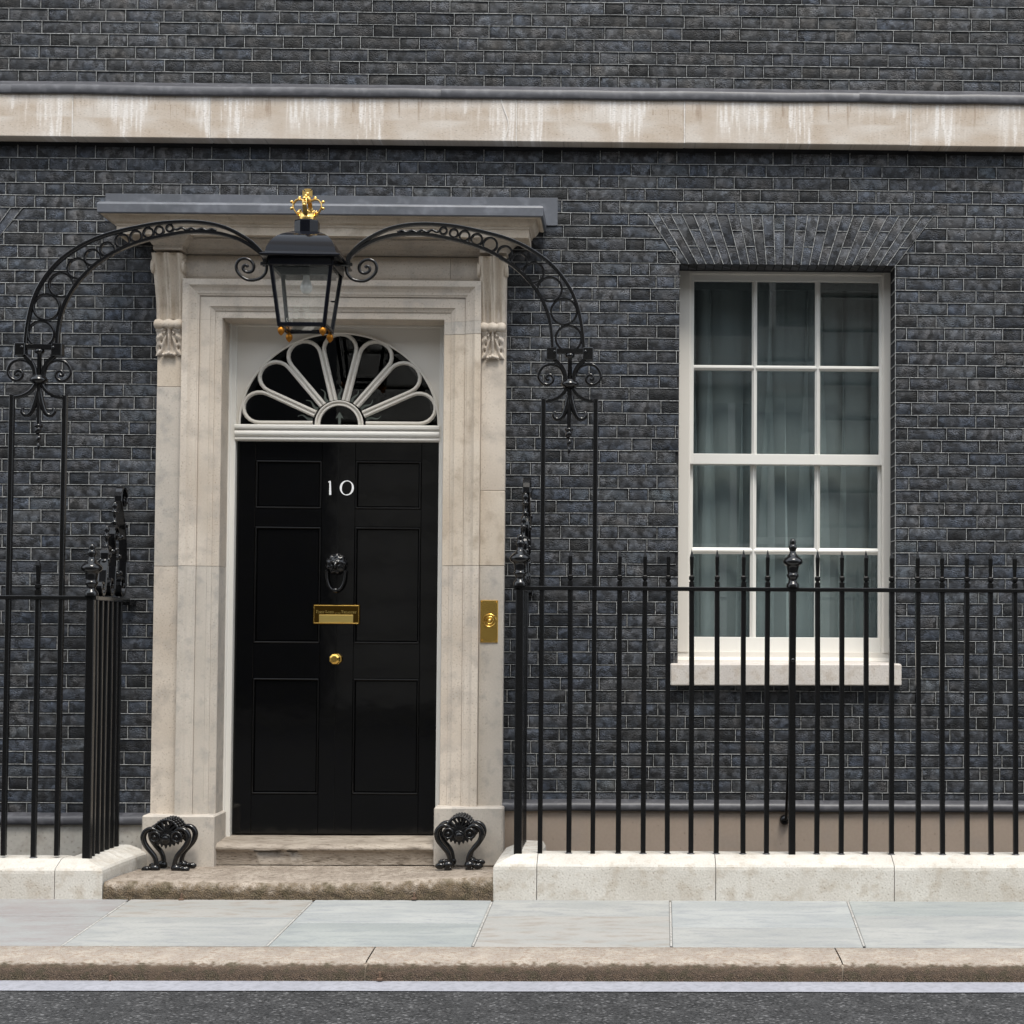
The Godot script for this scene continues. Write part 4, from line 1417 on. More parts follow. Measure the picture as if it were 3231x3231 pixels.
func smooth_w(w: Array, per: int) -> Array:
	var out := []
	for i in w.size() - 1:
		for k in per:
			out.append(lerpf(w[i], w[i + 1], float(k) / per))
	out.append(w[w.size() - 1])
	return out

func lettering(door: Node3D, c: Vector3, z: float) -> void:
	var font := SystemFont.new()
	font.font_names = PackedStringArray(["Droid Serif"])
	var words_ := [["F", 1.0], ["IRST ", 0.74], ["L", 1.0], ["ORD ", 0.74], ["OF THE ", 0.42], ["T", 1.0], ["REASURY", 0.74]]
	var size := 64
	var total := 0.0
	for w in words_:
		total += font.get_string_size(w[0], HORIZONTAL_ALIGNMENT_LEFT, -1, size).x * w[1]
	var unit := 0.235 / total
	var x := c.x - 0.1175
	for w in words_:
		var t := TextMesh.new()
		t.font = font
		t.font_size = size
		t.text = w[0].strip_edges()
		t.depth = 0.02
		t.pixel_size = 0.01
		t.horizontal_alignment = HORIZONTAL_ALIGNMENT_LEFT
		t.vertical_alignment = VERTICAL_ALIGNMENT_BOTTOM
		var o := MeshInstance3D.new()
		o.name = "inscription"
		o.mesh = t
		o.material_override = mats.brass_flap
		var k: float = unit * w[1] / 0.01
		o.position = Vector3(x, c.y - 0.012 + (1.0 - w[1]) * -0.001, z)
		o.scale = Vector3(k, k, 0.04)
		door.add_child(o, true)
		x += font.get_string_size(w[0], HORIZONTAL_ALIGNMENT_LEFT, -1, size).x * w[1] * unit

func build_knocker(door: Node3D, zd: float) -> void:
	var c := at(1062, 1780, zd)
	var st := begin()
	# lion's head: mane, brow, muzzle
	grid(st, 40, 14, func(i: float, j: float) -> Vector3:
		var a := TAU * i
		var r := j
		var mane := 0.5 + 0.5 * sin(a * 9.0 + sin(r * 9.0) * 1.2)
		var rad := r * 0.062 * (1.0 + 0.10 * mane * smoothstep(0.7, 1.0, r))
		var x := cos(a) * rad * 0.98
		var y := sin(a) * rad * 0.98
		var z := 0.046 * sqrt(maxf(0.0, 1.0 - r * r * 0.92)) + 0.008 * mane * smoothstep(0.45, 0.75, r) * (1.0 - smoothstep(0.95, 1.0, r))
		z += 0.020 * exp(-pow((x) / 0.011, 2.0) - pow((y + 0.014) / 0.022, 2.0))          # nose and muzzle
		z += 0.010 * exp(-pow((absf(x) - 0.018) / 0.010, 2.0) - pow((y - 0.010) / 0.007, 2.0))  # brows
		z -= 0.012 * exp(-pow((absf(x) - 0.018) / 0.007, 2.0) - pow((y + 0.000) / 0.006, 2.0))  # eyes
		z -= 0.010 * exp(-pow(x / 0.018, 2.0) - pow((y + 0.036) / 0.005, 2.0))                  # mouth
		if r > 0.99:
			z = 0.0
		return Vector3(c.x + x, c.y + y, zd + z), Vector3.BACK)
	for k in 11:
		var a := -0.15 + (PI + 0.3) * k / 10.0
		leaflet(st, Vector3(c.x + cos(a) * 0.040, c.y + sin(a) * 0.040, zd + 0.024), Vector3(c.x + cos(a) * 0.068, c.y + sin(a) * 0.064, zd + 0.004), 0.010, 0.012)
	for s in [-1.0, 1.0]:
		box(st, Vector3(c.x + s * 0.052 - 0.013, c.y - 0.052, zd), Vector3(c.x + s * 0.052 + 0.013, c.y - 0.036, zd + 0.03), 0.005)
	obj("knocker", st, mats.iron, door)
	st = begin()
	var pts := []
	for k in 21:
		var a := PI * k / 20.0
		pts.append(Vector3(c.x - cos(a) * 0.060 * (0.86 + 0.14 * sin(a)), c.y - 0.044 - sin(a) * 0.112, zd + 0.020 + 0.010 * sin(a)))
	sweep(st, pts, circ(0.0095, 8), Vector3.BACK, true)
	blob(st, Vector3(c.x, c.y - 0.153, zd + 0.032), Vector3(0.022, 0.016, 0.018))
	obj("knocker_ring", st, mats.iron, door)

# ---------------------------------------------------------------- steps, bell, window
func build_steps(house: Node3D) -> void:
	var steps := part_node("doorstep", house)
	var x0 := at(678, 2700, 0.12).x
	var x1 := at(1367, 2700, 0.12).x
	var yt := at(1040, 2634, -0.17).y
	var yn := at(1040, 2664, 0.10).y
	var yb := at(1040, 2725, 0.12).y
	# upper step: worn tread with a rounded, lipped nosing
	var st := begin()
	var prof := [Vector2(-0.25, yt), Vector2(0.02, lerpf(yt, yn, 0.7)), Vector2(0.085, yn + 0.006), Vector2(0.112, yn - 0.004), Vector2(0.120, yn - 0.020), Vector2(0.112, yn - 0.034), Vector2(0.098, yn - 0.042), Vector2(0.094, yb - 0.01)]
	grid(st, 40, prof.size() - 1, func(i: float, j: float) -> Vector3:
		var q: Vector2 = prof[roundi(j * (prof.size() - 1))]
		var x := lerpf(x0, x1, i)
		var worn := 0.010 * sin(PI * i) if j < 0.6 else 0.0
		var chip: float = maxf(0.0, jig.get_noise_2d(x * 26.0, 300.0 + j * 9.0)) * 0.008 if j > 0.3 else 0.0
		return Vector3(x, q.y - worn * clampf((q.x + 0.2) * 3.0, 0, 1) + jig.get_noise_2d(x * 9.0, 310.0) * 0.002, q.x - chip + jig.get_noise_2d(x * 14.0, 330.0 + q.y * 90.0) * 0.003), Vector3(0, 0.5, 1))
	obj("upper_step", st, mats.step_top, steps)
	# lower landing slab, dished by wear, with a rough dark face
	var lx0 := at(325, 2843, 0.99).x
	var lx1 := at(1556, 2833, 0.99).x
	var ylb := at(1040, 2738, 0.14).y
	var fr := func(i: float) -> float:
		return lerpf(lerpf(at(330, 2782, 0.97).y, at(900, 2787, 0.97).y, smoothstep(0.0, 0.35, i)), at(1552, 2770, 0.97).y, smoothstep(0.62, 1.0, i))
	st = begin()
	var rise := 0.19
	uv_fn = func(p: Vector3) -> Vector2:
		if p.z < 0.966:
			return Vector2(p.x / 2.0, 0.60 * clampf((p.z + 0.05) / 1.015, 0, 1))
		var top: float = fr.call(clampf((p.x - lx0) / (lx1 - lx0), 0, 1))
		return Vector2(p.x / 2.0, 0.60 + 0.18 * clampf((top - p.y) / rise, 0, 1))
	grid(st, 120, 18, func(i: float, j: float) -> Vector3:
		var x := lerpf(lx0, lx1, i)
		var edge: float = fr.call(i)
		if j <= 0.5:
			var q := j * 2.0
			var z := lerpf(-0.05, 0.965, q)
			return Vector3(x, lerpf(ylb + 0.003, edge, q * q * (3 - 2 * q)) + jig.get_noise_2d(x * 6.0, z * 9.0 + 60.0) * 0.003, z)
		var f := (j - 0.5) * 2.0
		var base: float = edge + jig.get_noise_2d(x * 6.0, 0.965 * 9.0 + 60.0) * 0.003
		return Vector3(x, lerpf(base, -0.03, f), 0.967 + 0.024 * sqrt(minf(f * 3.0, 1.0)) + jig.get_noise_2d(x * 34.0, f * 30.0 + 100.0) * 0.012), Vector3(0, 0.8, 1))
	uv_fn = null
	obj("landing_slab", st, mats.landing, steps)
	# brass bell push on the right-hand pilaster
	var bell := part_node("bell_push", house)
	var zb := 0.0625
	var b0 := at(1515, 2027, zb)
	var b1 := at(1572, 1894, zb)
	st = begin()
	box(st, Vector3(b0.x, b0.y, zb - 0.004), Vector3(b1.x, b1.y, zb + 0.004), 0.0025)
	obj("back_plate", st, mats.brass, bell)
	var bc := at(1545, 1958, zb)
	st = begin()
	lathe(st, [Vector2(0.030, 0.006), Vector2(0.031, 0.010), Vector2(0.035, 0.012), Vector2(0.039, 0.010), Vector2(0.040, 0.003)], Vector3(bc.x, bc.y, zb), Vector3.BACK, 28)
	obj("outer_ring", st, mats.brass, bell)
	st = begin()
	lathe(st, [Vector2(0.012, 0.006), Vector2(0.016, 0.011), Vector2(0.022, 0.013), Vector2(0.026, 0.010), Vector2(0.027, 0.003)], Vector3(bc.x, bc.y, zb), Vector3.BACK, 28)
	obj("inner_ring", st, mats.brass, bell)
	st = begin()
	blob(st, Vector3(bc.x, bc.y, zb + 0.008), Vector3(0.011, 0.011, 0.010), 16, 8)
	obj("button", st, mats.brass_flap, bell)
	for q in [[1521, 1901], [1566, 1901], [1521, 2020], [1566, 2020]]:
		st = begin()
		var s := at(q[0], q[1], zb)
		lathe(st, [Vector2(0.0, 0.006), Vector2(0.003, 0.0058), Vector2(0.004, 0.004)], Vector3(s.x, s.y, zb), Vector3.BACK, 8)
		obj("screw", st, mats.brass, bell)

func build_window(house: Node3D) -> void:
	var win := part_node("sash_window", house)
	win.set_meta("label", "cream sash window of twelve panes in four rows")
	var zf := -0.215
	var x0 := at(2146, 1400, zf).x - 0.03
	var x1 := at(2810, 1400, zf).x + 0.03
	var y1 := at(2480, 857, zf).y + 0.03
	var ys := at(2480, 2060, zf).y
	var ix0 := at(2176, 1400, zf).x
	var ix1 := at(2786, 1400, zf).x
	var iy1 := at(2480, 866, zf).y
	var st := begin()
	box(st, Vector3(x0, ys, zf - 0.12), Vector3(ix0, y1, zf), 0.004)
	box(st, Vector3(ix0 - 0.004, ys, zf - 0.10), Vector3(ix0 + 0.004, iy1, zf - 0.008), 0.002)
	obj("frame_side", st, mats.cream_paint, win)
	st = begin()
	box(st, Vector3(ix1, ys, zf - 0.12), Vector3(x1, y1, zf), 0.004)
	box(st, Vector3(ix1 - 0.004, ys, zf - 0.10), Vector3(ix1 + 0.004, iy1, zf - 0.008), 0.002)
	obj("frame_side", st, mats.cream_paint, win)
	st = begin()
	box(st, Vector3(ix0, iy1, zf - 0.12), Vector3(ix1, y1 - 0.001, zf - 0.002), 0.003)
	obj("frame_head", st, mats.cream_paint, win)
	st = begin()
	var sy := at(2480, 2090, zf + 0.02).y
	var sp := PackedVector2Array([Vector2(zf - 0.12, sy - 0.01), Vector2(zf + 0.05, sy - 0.01), Vector2(zf + 0.05, sy + 0.012), Vector2(zf + 0.042, sy + 0.016), Vector2(zf + 0.01, sy + 0.024), Vector2(zf - 0.006, sy + 0.030), Vector2(zf - 0.006, ys + 0.004), Vector2(zf - 0.12, ys + 0.006)])
	prism(st, sp, "zy", x0 + 0.005, x1 - 0.005)
	obj("timber_sill", st, mats.cream_paint, win)
	# two sashes, the upper one in front
	var cols_u := [2188, 2372, 2389, 2572, 2589, 2774]
	var sets := [[zf - 0.020, [888, 1152, 1169, 1433], 866, 1466, cols_u], [zf - 0.060, [1468, 1728, 1749, 2011], 1450, 2058, [2187, 2368, 2388, 2571, 2589, 2771]]]
	for s in 2:
		var q: Array = sets[s]
		var z: float = q[0]
		var rows: Array = q[1]
		var cols: Array = q[4]
		var X := []
		for u in cols:
			X.append(at(u, 1400, z).x)
		var Y := []
		for v in rows:
			Y.append(at(2480, v, z).y)
		var sash := begin()
		var top := at(2480, q[2], z).y
		var bot := at(2480, q[3], z).y
		box(sash, Vector3(ix0 - 0.002, bot, z - 0.036), Vector3(X[0], top, z), 0.002)
		box(sash, Vector3(X[5], bot, z - 0.036), Vector3(ix1 + 0.002, top, z), 0.002)
		box(sash, Vector3(X[0] - 0.001, Y[0], z - 0.036), Vector3(X[5] + 0.001, top, z - 0.0006), 0.002)
		box(sash, Vector3(X[0] - 0.001, bot, z - 0.036), Vector3(X[5] + 0.001, Y[3], z - 0.0006), 0.002)
		obj("upper_sash" if s == 0 else "lower_sash", sash, mats.white_paint, win)
		# glazing bars with a narrow nose
		for k in 2:
			var bar := begin()
			var a: float = X[1 + k * 2]
			var b: float = X[2 + k * 2]
			prism(bar, PackedVector2Array([Vector2(a, z - 0.034), Vector2(a + 0.001, z - 0.016), Vector2((a + b) / 2 - 0.006, z - 0.007), Vector2((a + b) / 2 - 0.004, z - 0.001), Vector2((a + b) / 2 + 0.004, z - 0.001), Vector2((a + b) / 2 + 0.006, z - 0.007), Vector2(b - 0.001, z - 0.016), Vector2(b, z - 0.034)]), "xz", Y[3] - 0.002, Y[0] + 0.002)
			obj("glazing_bar", bar, mats.white_paint, win)
		var hb := begin()
		var ya: float = Y[2]
		var yb: float = Y[1]
		prism(hb, PackedVector2Array([Vector2(z - 0.034, ya), Vector2(z - 0.0165, ya + 0.001), Vector2(z - 0.0075, (ya + yb) / 2 - 0.006), Vector2(z - 0.0015, (ya + yb) / 2 - 0.004), Vector2(z - 0.0015, (ya + yb) / 2 + 0.004), Vector2(z - 0.0075, (ya + yb) / 2 + 0.006), Vector2(z - 0.0165, yb - 0.001), Vector2(z - 0.034, yb)]), "zy", X[0] - 0.002, X[5] + 0.002)
		obj("glazing_bar", hb, mats.white_paint, win)
		for r in 2:
			for c in 3:
				var pane := begin()
				# old glass: each pane sits a hair out of true
				var tx := rng.randf_range(-0.002, 0.002)
				var ty := rng.randf_range(-0.002, 0.002)
				var pa: float = X[c * 2] - 0.004
				var pb: float = X[c * 2 + 1] + 0.004
				var pt: float = Y[r * 2] + 0.004
				var pu: float = Y[r * 2 + 1] - 0.004
				var zp := z - 0.026
				quad_o(pane, Vector3(pa, pu, zp - tx - ty), Vector3(pb, pu, zp + tx - ty), Vector3(pb, pt, zp + tx + ty), Vector3(pa, pt, zp - tx + ty), Vector3.BACK)
				obj("pane", pane, mats.glass, win)
	# stone sill
	st = begin()
	var sx0 := at(2116, 2130, 0.065).x
	var sx1 := at(2845, 2130, 0.065).x
	var sy0 := at(2480, 2164, 0.065).y
	var sy1 := at(2480, 2096, 0.065).y
	hexa(st, [Vector3(sx0, sy0, -0.24), Vector3(sx1, sy0, -0.24), Vector3(sx1, sy0 + 0.004, 0.065), Vector3(sx0, sy0 - 0.002, 0.065), Vector3(sx0, sy1 + 0.016, -0.24), Vector3(sx1, sy1 + 0.016, -0.24), Vector3(sx1, sy1 + 0.004, 0.065), Vector3(sx0, sy1 - 0.002, 0.065)], 0.006)
	obj("window_sill", st, mats.sill, house)
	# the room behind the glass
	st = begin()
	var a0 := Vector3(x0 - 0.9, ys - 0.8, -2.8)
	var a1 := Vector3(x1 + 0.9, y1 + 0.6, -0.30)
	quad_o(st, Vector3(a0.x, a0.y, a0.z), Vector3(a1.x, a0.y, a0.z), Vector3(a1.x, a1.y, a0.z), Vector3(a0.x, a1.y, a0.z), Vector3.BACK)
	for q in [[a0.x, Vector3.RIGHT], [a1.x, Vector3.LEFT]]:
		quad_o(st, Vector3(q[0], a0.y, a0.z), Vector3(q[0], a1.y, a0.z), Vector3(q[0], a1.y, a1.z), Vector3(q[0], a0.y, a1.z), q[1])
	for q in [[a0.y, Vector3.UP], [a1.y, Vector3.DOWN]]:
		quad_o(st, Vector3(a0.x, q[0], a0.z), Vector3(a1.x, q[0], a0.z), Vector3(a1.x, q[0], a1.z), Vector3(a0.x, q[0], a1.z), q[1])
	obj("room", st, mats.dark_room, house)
	# net curtain hung inside
	var cur := thing("net_curtain", "pale green gathered net curtain hanging behind the sash window", "curtain", Vector3((x0 + x1) / 2, ys, -0.45))
	var ctop := at(2480, 915, -0.42).y
	var folds := FastNoiseLite.new()
	folds.seed = 8
	folds.frequency = 1.0
	st = begin()
	# soft pleats that double over on themselves and open out towards the hem
	grid(st, 420, 20, func(i: float, j: float) -> Vector3:
		var s := lerpf(x0 - 0.08, x1 + 0.08, i)
		var ph := s * 40.0 + folds.get_noise_2d(s * 2.2, 3.0) * 5.5
		var amp := (0.55 + 0.6 * folds.get_noise_2d(s * 3.0, 40.0)) * lerpf(0.022, 0.065, smoothstep(0.0, 0.75, j))
		var lean := folds.get_noise_2d(s * 2.6, 60.0) * 0.06 * j
		var x := s + sin(ph + j * 0.5) * amp * 1.45 + lean
		var y := lerpf(ctop, ys - 0.14, j)
		var z := -0.45 + cos(ph + j * 0.5) * amp * 2.2 + sin(s * 170.0) * 0.005 * (1.0 - smoothstep(0.0, 0.2, j))
		return Vector3(x, y, z), Vector3.BACK)
	obj("curtain_drop", st, mats.net, cur)
	st = begin()
	grid(st, 260, 3, func(i: float, j: float) -> Vector3:
		var x := lerpf(x0 - 0.05, x1 + 0.05, i)
		return Vector3(x, lerpf(ctop + 0.075, ctop - 0.004, j), -0.432 + sin(x * 150.0 + sin(x * 31.0) * 2.0) * 0.006), Vector3.BACK)
	obj("gathered_heading", st, mats.net, cur)

# ---------------------------------------------------------------- iron railings
const RZ := 0.85
func spike_on(st: SurfaceTool, x: float, z: float, y: float) -> void:
	# necked blade above the rail: block, two collars, slender four-sided point
	var prof := [Vector2(0.0150, 0.0), Vector2(0.0150, 0.026), Vector2(0.0095, 0.029), Vector2(0.0095, 0.034), Vector2(0.0150, 0.038), Vector2(0.0160, 0.046), Vector2(0.0150, 0.056), Vector2(0.0090, 0.060), Vector2(0.0092, 0.066), Vector2(0.0108, 0.110), Vector2(0.0122, 0.150), Vector2(0.0118, 0.158), Vector2(0.0, 0.200)]
	lathe(st, scaled(prof, sqrt(2.0) * 0.86), Vector3(x, y, z), Vector3.UP, 4, false)

func scaled(prof: Array, k: float) -> Array:
	var out := []
	for p in prof:
		out.append(Vector2(p.x * k, p.y))
	return out

func urn_on(st: SurfaceTool, x: float, z: float, y: float, s := 1.0) -> void:
	var px := 1.0 / 601.0 * s
	var rows := [[0, 155], [5, 154], [8.6, 151], [10.2, 146], [10.0, 140], [9.2, 136], [11.0, 133.5], [13.6, 128], [12.6, 123], [10.0, 118], [9.0, 114], [10.4, 112], [10.4, 109], [13, 105], [17, 100], [22, 96], [28, 90.6], [31.4, 85], [31.6, 80], [29, 74], [24, 70], [20, 67], [18.6, 61], [16.5, 49], [15.8, 44], [18.8, 42], [19.2, 36], [17.0, 32], [13, 26.5], [12, 21], [14.5, 17], [19, 12], [20.5, 7], [20, 0]]
	var prof := []
	for i in range(rows.size() - 1, -1, -1):
		prof.append(Vector2(rows[i][0] * px, rows[i][1] * px))
	lathe(st, prof, Vector3(x, y, z), Vector3.UP, 24, true)

func iron_bar(parent: Node3D, x: float, z: float, y0: float, y1: float, w: float, called := "bar", spike := true) -> MeshInstance3D:
	var st := begin()
	var l := rng.randf_range(-0.0015, 0.0015)
	var bow := rng.randf_range(-0.003, 0.003)
	sweep(st, [Vector3(x - l, y0, z), Vector3(x + bow * 0.8, lerpf(y0, y1, 0.33), z), Vector3(x + bow, lerpf(y0, y1, 0.62), z), Vector3(x + l, y1, z)], rectp(w, w, 0.004), Vector3.BACK)
	var o := obj(called, st, mats.iron_bar, parent)
	if called == "bar":
		st = begin()
		blob(st, Vector3(x - l, y0 + 0.020, z), Vector3(w * 0.80, 0.006, w * 0.80), 9, 4)
		st.generate_normals()
		var lc := MeshInstance3D.new()
		lc.name = "lead_collar"
		lc.mesh = st.commit()
		lc.material_override = mats.lead_dark
		o.add_child(lc, true)
	if spike:
		st = begin()
		spike_on(st, x + l, z, y1)
		st.generate_normals()
		var m := MeshInstance3D.new()
		m.name = "spike"
		m.mesh = st.commit()
		m.material_override = mats.iron_bar
		o.add_child(m, true)
	return o

func scroll(c: Vector3, r: float, a0: float, turns: float, dir: float, across: Vector3, n := 26) -> Array:
	# spiral winding inwards in the plane of `across` and up
	var out := []
	for k in n:
		var t := float(k) / (n - 1)
		var a := a0 + dir * turns * TAU * t
		var q := r * pow(1.0 - t * 0.86, 1.15)
		out.append(c + across * cos(a) * q + Vector3.UP * sin(a) * q)
	return out

func build_railing(called: String, label: String, front_us: Array, newel_us: Array, corner_u: float, base_v: float, rail_v: float, end_x: float, sgn: float, back_u: float, plinth_y: float) -> void:
	var corner := at(corner_u, base_v, RZ)
	var rail_t := at(corner_u, rail_v, RZ).y
	var rail_b := rail_t - 0.0215
	var t := thing(called, label, "railing", Vector3(corner.x, plinth_y, RZ), "railings beside the front door")
	var st := begin()
	var xa := minf(corner.x - 0.03 * signf(end_x - corner.x), end_x)
	var xb := maxf(corner.x - 0.03 * signf(end_x - corner.x), end_x)
	var n := 60
	grid(st, n, 5, func(i: float, j: float) -> Vector3:
		var x := lerpf(xa, xb, i)
		var q: Vector2 = [Vector2(-0.021, rail_t), Vector2(0.018, rail_t), Vector2(0.021, rail_t - 0.003), Vector2(0.021, rail_b + 0.002), Vector2(0.017, rail_b), Vector2(-0.021, rail_b)][roundi(j * 5)]
		return Vector3(x, q.y + (jig.get_noise_2d(x * 40.0, 1300.0) * 0.0016 if j > 0.5 else 0.0), RZ + q.x), Vector3(0, 0.01, 1), false)
	box(st, Vector3(xa, rail_b + 0.001, RZ - 0.022), Vector3(xb, rail_t - 0.0004, RZ + 0.018))
	obj("top_rail", st, mats.iron_bar, t)
	for u in front_us:
		iron_bar(t, at(u, 2270, RZ).x, RZ, plinth_y - 0.02, rail_t, 0.0265)
	for u in newel_us:
		var x := at(u, 2270, RZ).x
		var nb := iron_bar(t, x, RZ, plinth_y - 0.02, rail_t, 0.036, "newel_post", false)
		st = begin()
		urn_on(st, x, RZ, rail_t)
		st.generate_normals()
		var m := MeshInstance3D.new()
		m.name = "urn"
		m.mesh = st.commit()
		m.material_override = mats.iron
		nb.add_child(m, true)
		# raking stay from the newel back to the wall
		if newel_us.size() > 0:
			st = begin()
			var p0 := Vector3(x + 0.004, at(u, 2085, RZ).y, RZ - 0.02)
			var p1 := at(2480, 2588, 0.06)
			sweep(st, [p0, p0.lerp(p1, 0.5) + Vector3(0, -0.01, 0), p1], circ(0.0085, 8), Vector3.RIGHT, true)
			obj("raking_stay", st, mats.iron_bar, t)
			st = begin()
			lathe(st, [Vector2(0.0, 0.034), Vector2(0.018, 0.032), Vector2(0.026, 0.024), Vector2(0.029, 0.010), Vector2(0.029, -0.02)], Vector3(p1.x - 0.006, p1.y, 0.036), Vector3.BACK, 16)
			obj("wall_boss", st, mats.iron, t)
			st = begin()
			blob(st, Vector3(x, at(u, 2083, RZ).y, RZ + 0.018), Vector3(0.011, 0.011, 0.006))
			obj("bolt", st, mats.iron, t)
	# corner newel with urn and the side return to the wall
	var cn := iron_bar(t, corner.x, RZ, plinth_y - 0.02, rail_t, 0.042, "newel_post", false)
	st = begin()
	urn_on(st, corner.x, RZ, rail_t, 1.06)
	st.generate_normals()
	var um := MeshInstance3D.new()
	um.name = "urn"
	um.mesh = st.commit()
	um.material_override = mats.iron
	cn.add_child(um, true)
	var bx := at(back_u, base_v - 35, 0.14).x
	for k in range(1, 7):
		var f := k / 7.0
		var z := lerpf(RZ, 0.12, f)
		iron_bar(t, lerpf(corner.x, bx, f), z, plinth_y - 0.02, rail_t - 0.004, 0.0245, "return_bar", false)
	st = begin()
	sweep(st, [Vector3(corner.x, rail_t - 0.011, RZ), Vector3(bx, rail_t - 0.011, 0.10)], rectp(0.046, 0.024, 0.003), Vector3.UP)
	box(st, Vector3(bx - 0.03, rail_t - 0.04, -0.01), Vector3(bx + 0.03, rail_t - 0.006, 0.11), 0.004)
	obj("return_rail", st, mats.iron, t)
	# ornamental scrollwork standing on the return rail
	var along := Vector3(bx - corner.x, 0, 0.12 - RZ).normalized()       # towards the wall
	var nrm := along.cross(Vector3.UP).normalized()
	var o := Vector3(corner.x, rail_t, RZ)
	var flat := rectp(0.014, 0.044, 0.004)
	var pt := func(s: float, y: float) -> Vector3:
		return o + along * s + Vector3.UP * y
	st = begin()
	# tall S: volute on the rail, stem, great open scroll at the top
	var s1 := []
	for p in scroll(pt.call(0.60, 0.075), 0.072, -PI * 0.1, 1.35, -1.0, along):
		s1.append(p)
	s1.reverse()
	for q in [[0.675, 0.20], [0.655, 0.33], [0.60, 0.44]]:
		s1.append(pt.call(q[0], q[1]))
	for p in scroll(pt.call(0.62, 0.55), 0.085, PI * 1.05, 1.2, -1.0, along):
		s1.append(p)
	sweep(st, s1, flat, nrm, false)
	obj("scroll", st, mats.iron, t)
	st = begin()
	var s2 := []
	for p in scroll(pt.call(0.36, 0.065), 0.062, -PI * 0.1, 1.35, -1.0, along):
		s2.append(p)
	s2.reverse()
	for q in [[0.435, 0.17], [0.42, 0.26]]:
		s2.append(pt.call(q[0], q[1]))
	for p in scroll(pt.call(0.455, 0.345), 0.06, PI * 1.1, 1.25, -1.0, along):
		s2.append(p)
	sweep(st, s2, flat, nrm, false)
	obj("scroll", st, mats.iron, t)
	st = begin()
	var s3 := []
	for p in scroll(pt.call(0.17, 0.05), 0.048, -PI * 0.1, 1.3, -1.0, along):
		s3.append(p)
	s3.reverse()
	for q in [[0.235, 0.14], [0.26, 0.20]]:
		s3.append(pt.call(q[0], q[1]))
	for p in scroll(pt.call(0.30, 0.235), 0.042, PI, 1.2, -1.0, along):
		s3.append(p)
	sweep(st, s3, flat, nrm, false)
	obj("scroll", st, mats.iron, t)
	# leaf buds and small turned finials between the scrolls
	for q in [[0.30, 0.30, 0.9], [0.47, 0.44, 1.0]]:
		st = begin()
		var b: Vector3 = pt.call(q[0], q[1])
		lathe(st, scaled([Vector2(0.010, -0.04), Vector2(0.018, -0.03), Vector2(0.018, -0.024), Vector2(0.010, -0.018), Vector2(0.010, 0.02), Vector2(0.020, 0.026), Vector2(0.021, 0.032), Vector2(0.009, 0.038), Vector2(0.016, 0.056), Vector2(0.017, 0.066), Vector2(0.010, 0.08), Vector2(0.0, 0.098)], q[2]), b, Vector3.UP, 12)
		obj("bud_finial", st, mats.iron, t)
	for q in [[0.26, 0.19], [0.42, 0.25], [0.50, 0.22], [0.56, 0.33], [0.66, 0.40], [0.53, 0.13]]:
		st = begin()
		var b: Vector3 = pt.call(q[0], q[1])
		blob(st, b, Vector3(0.022, 0.016, 0.018), 10, 6)
		for e in [-1.0, 1.0]:
			blob(st, b + nrm * e * 0.022 + Vector3(0, 0.006, 0), Vector3(0.010, 0.014, 0.010), 8, 5)
		obj("iron_knot", st, mats.iron, t)

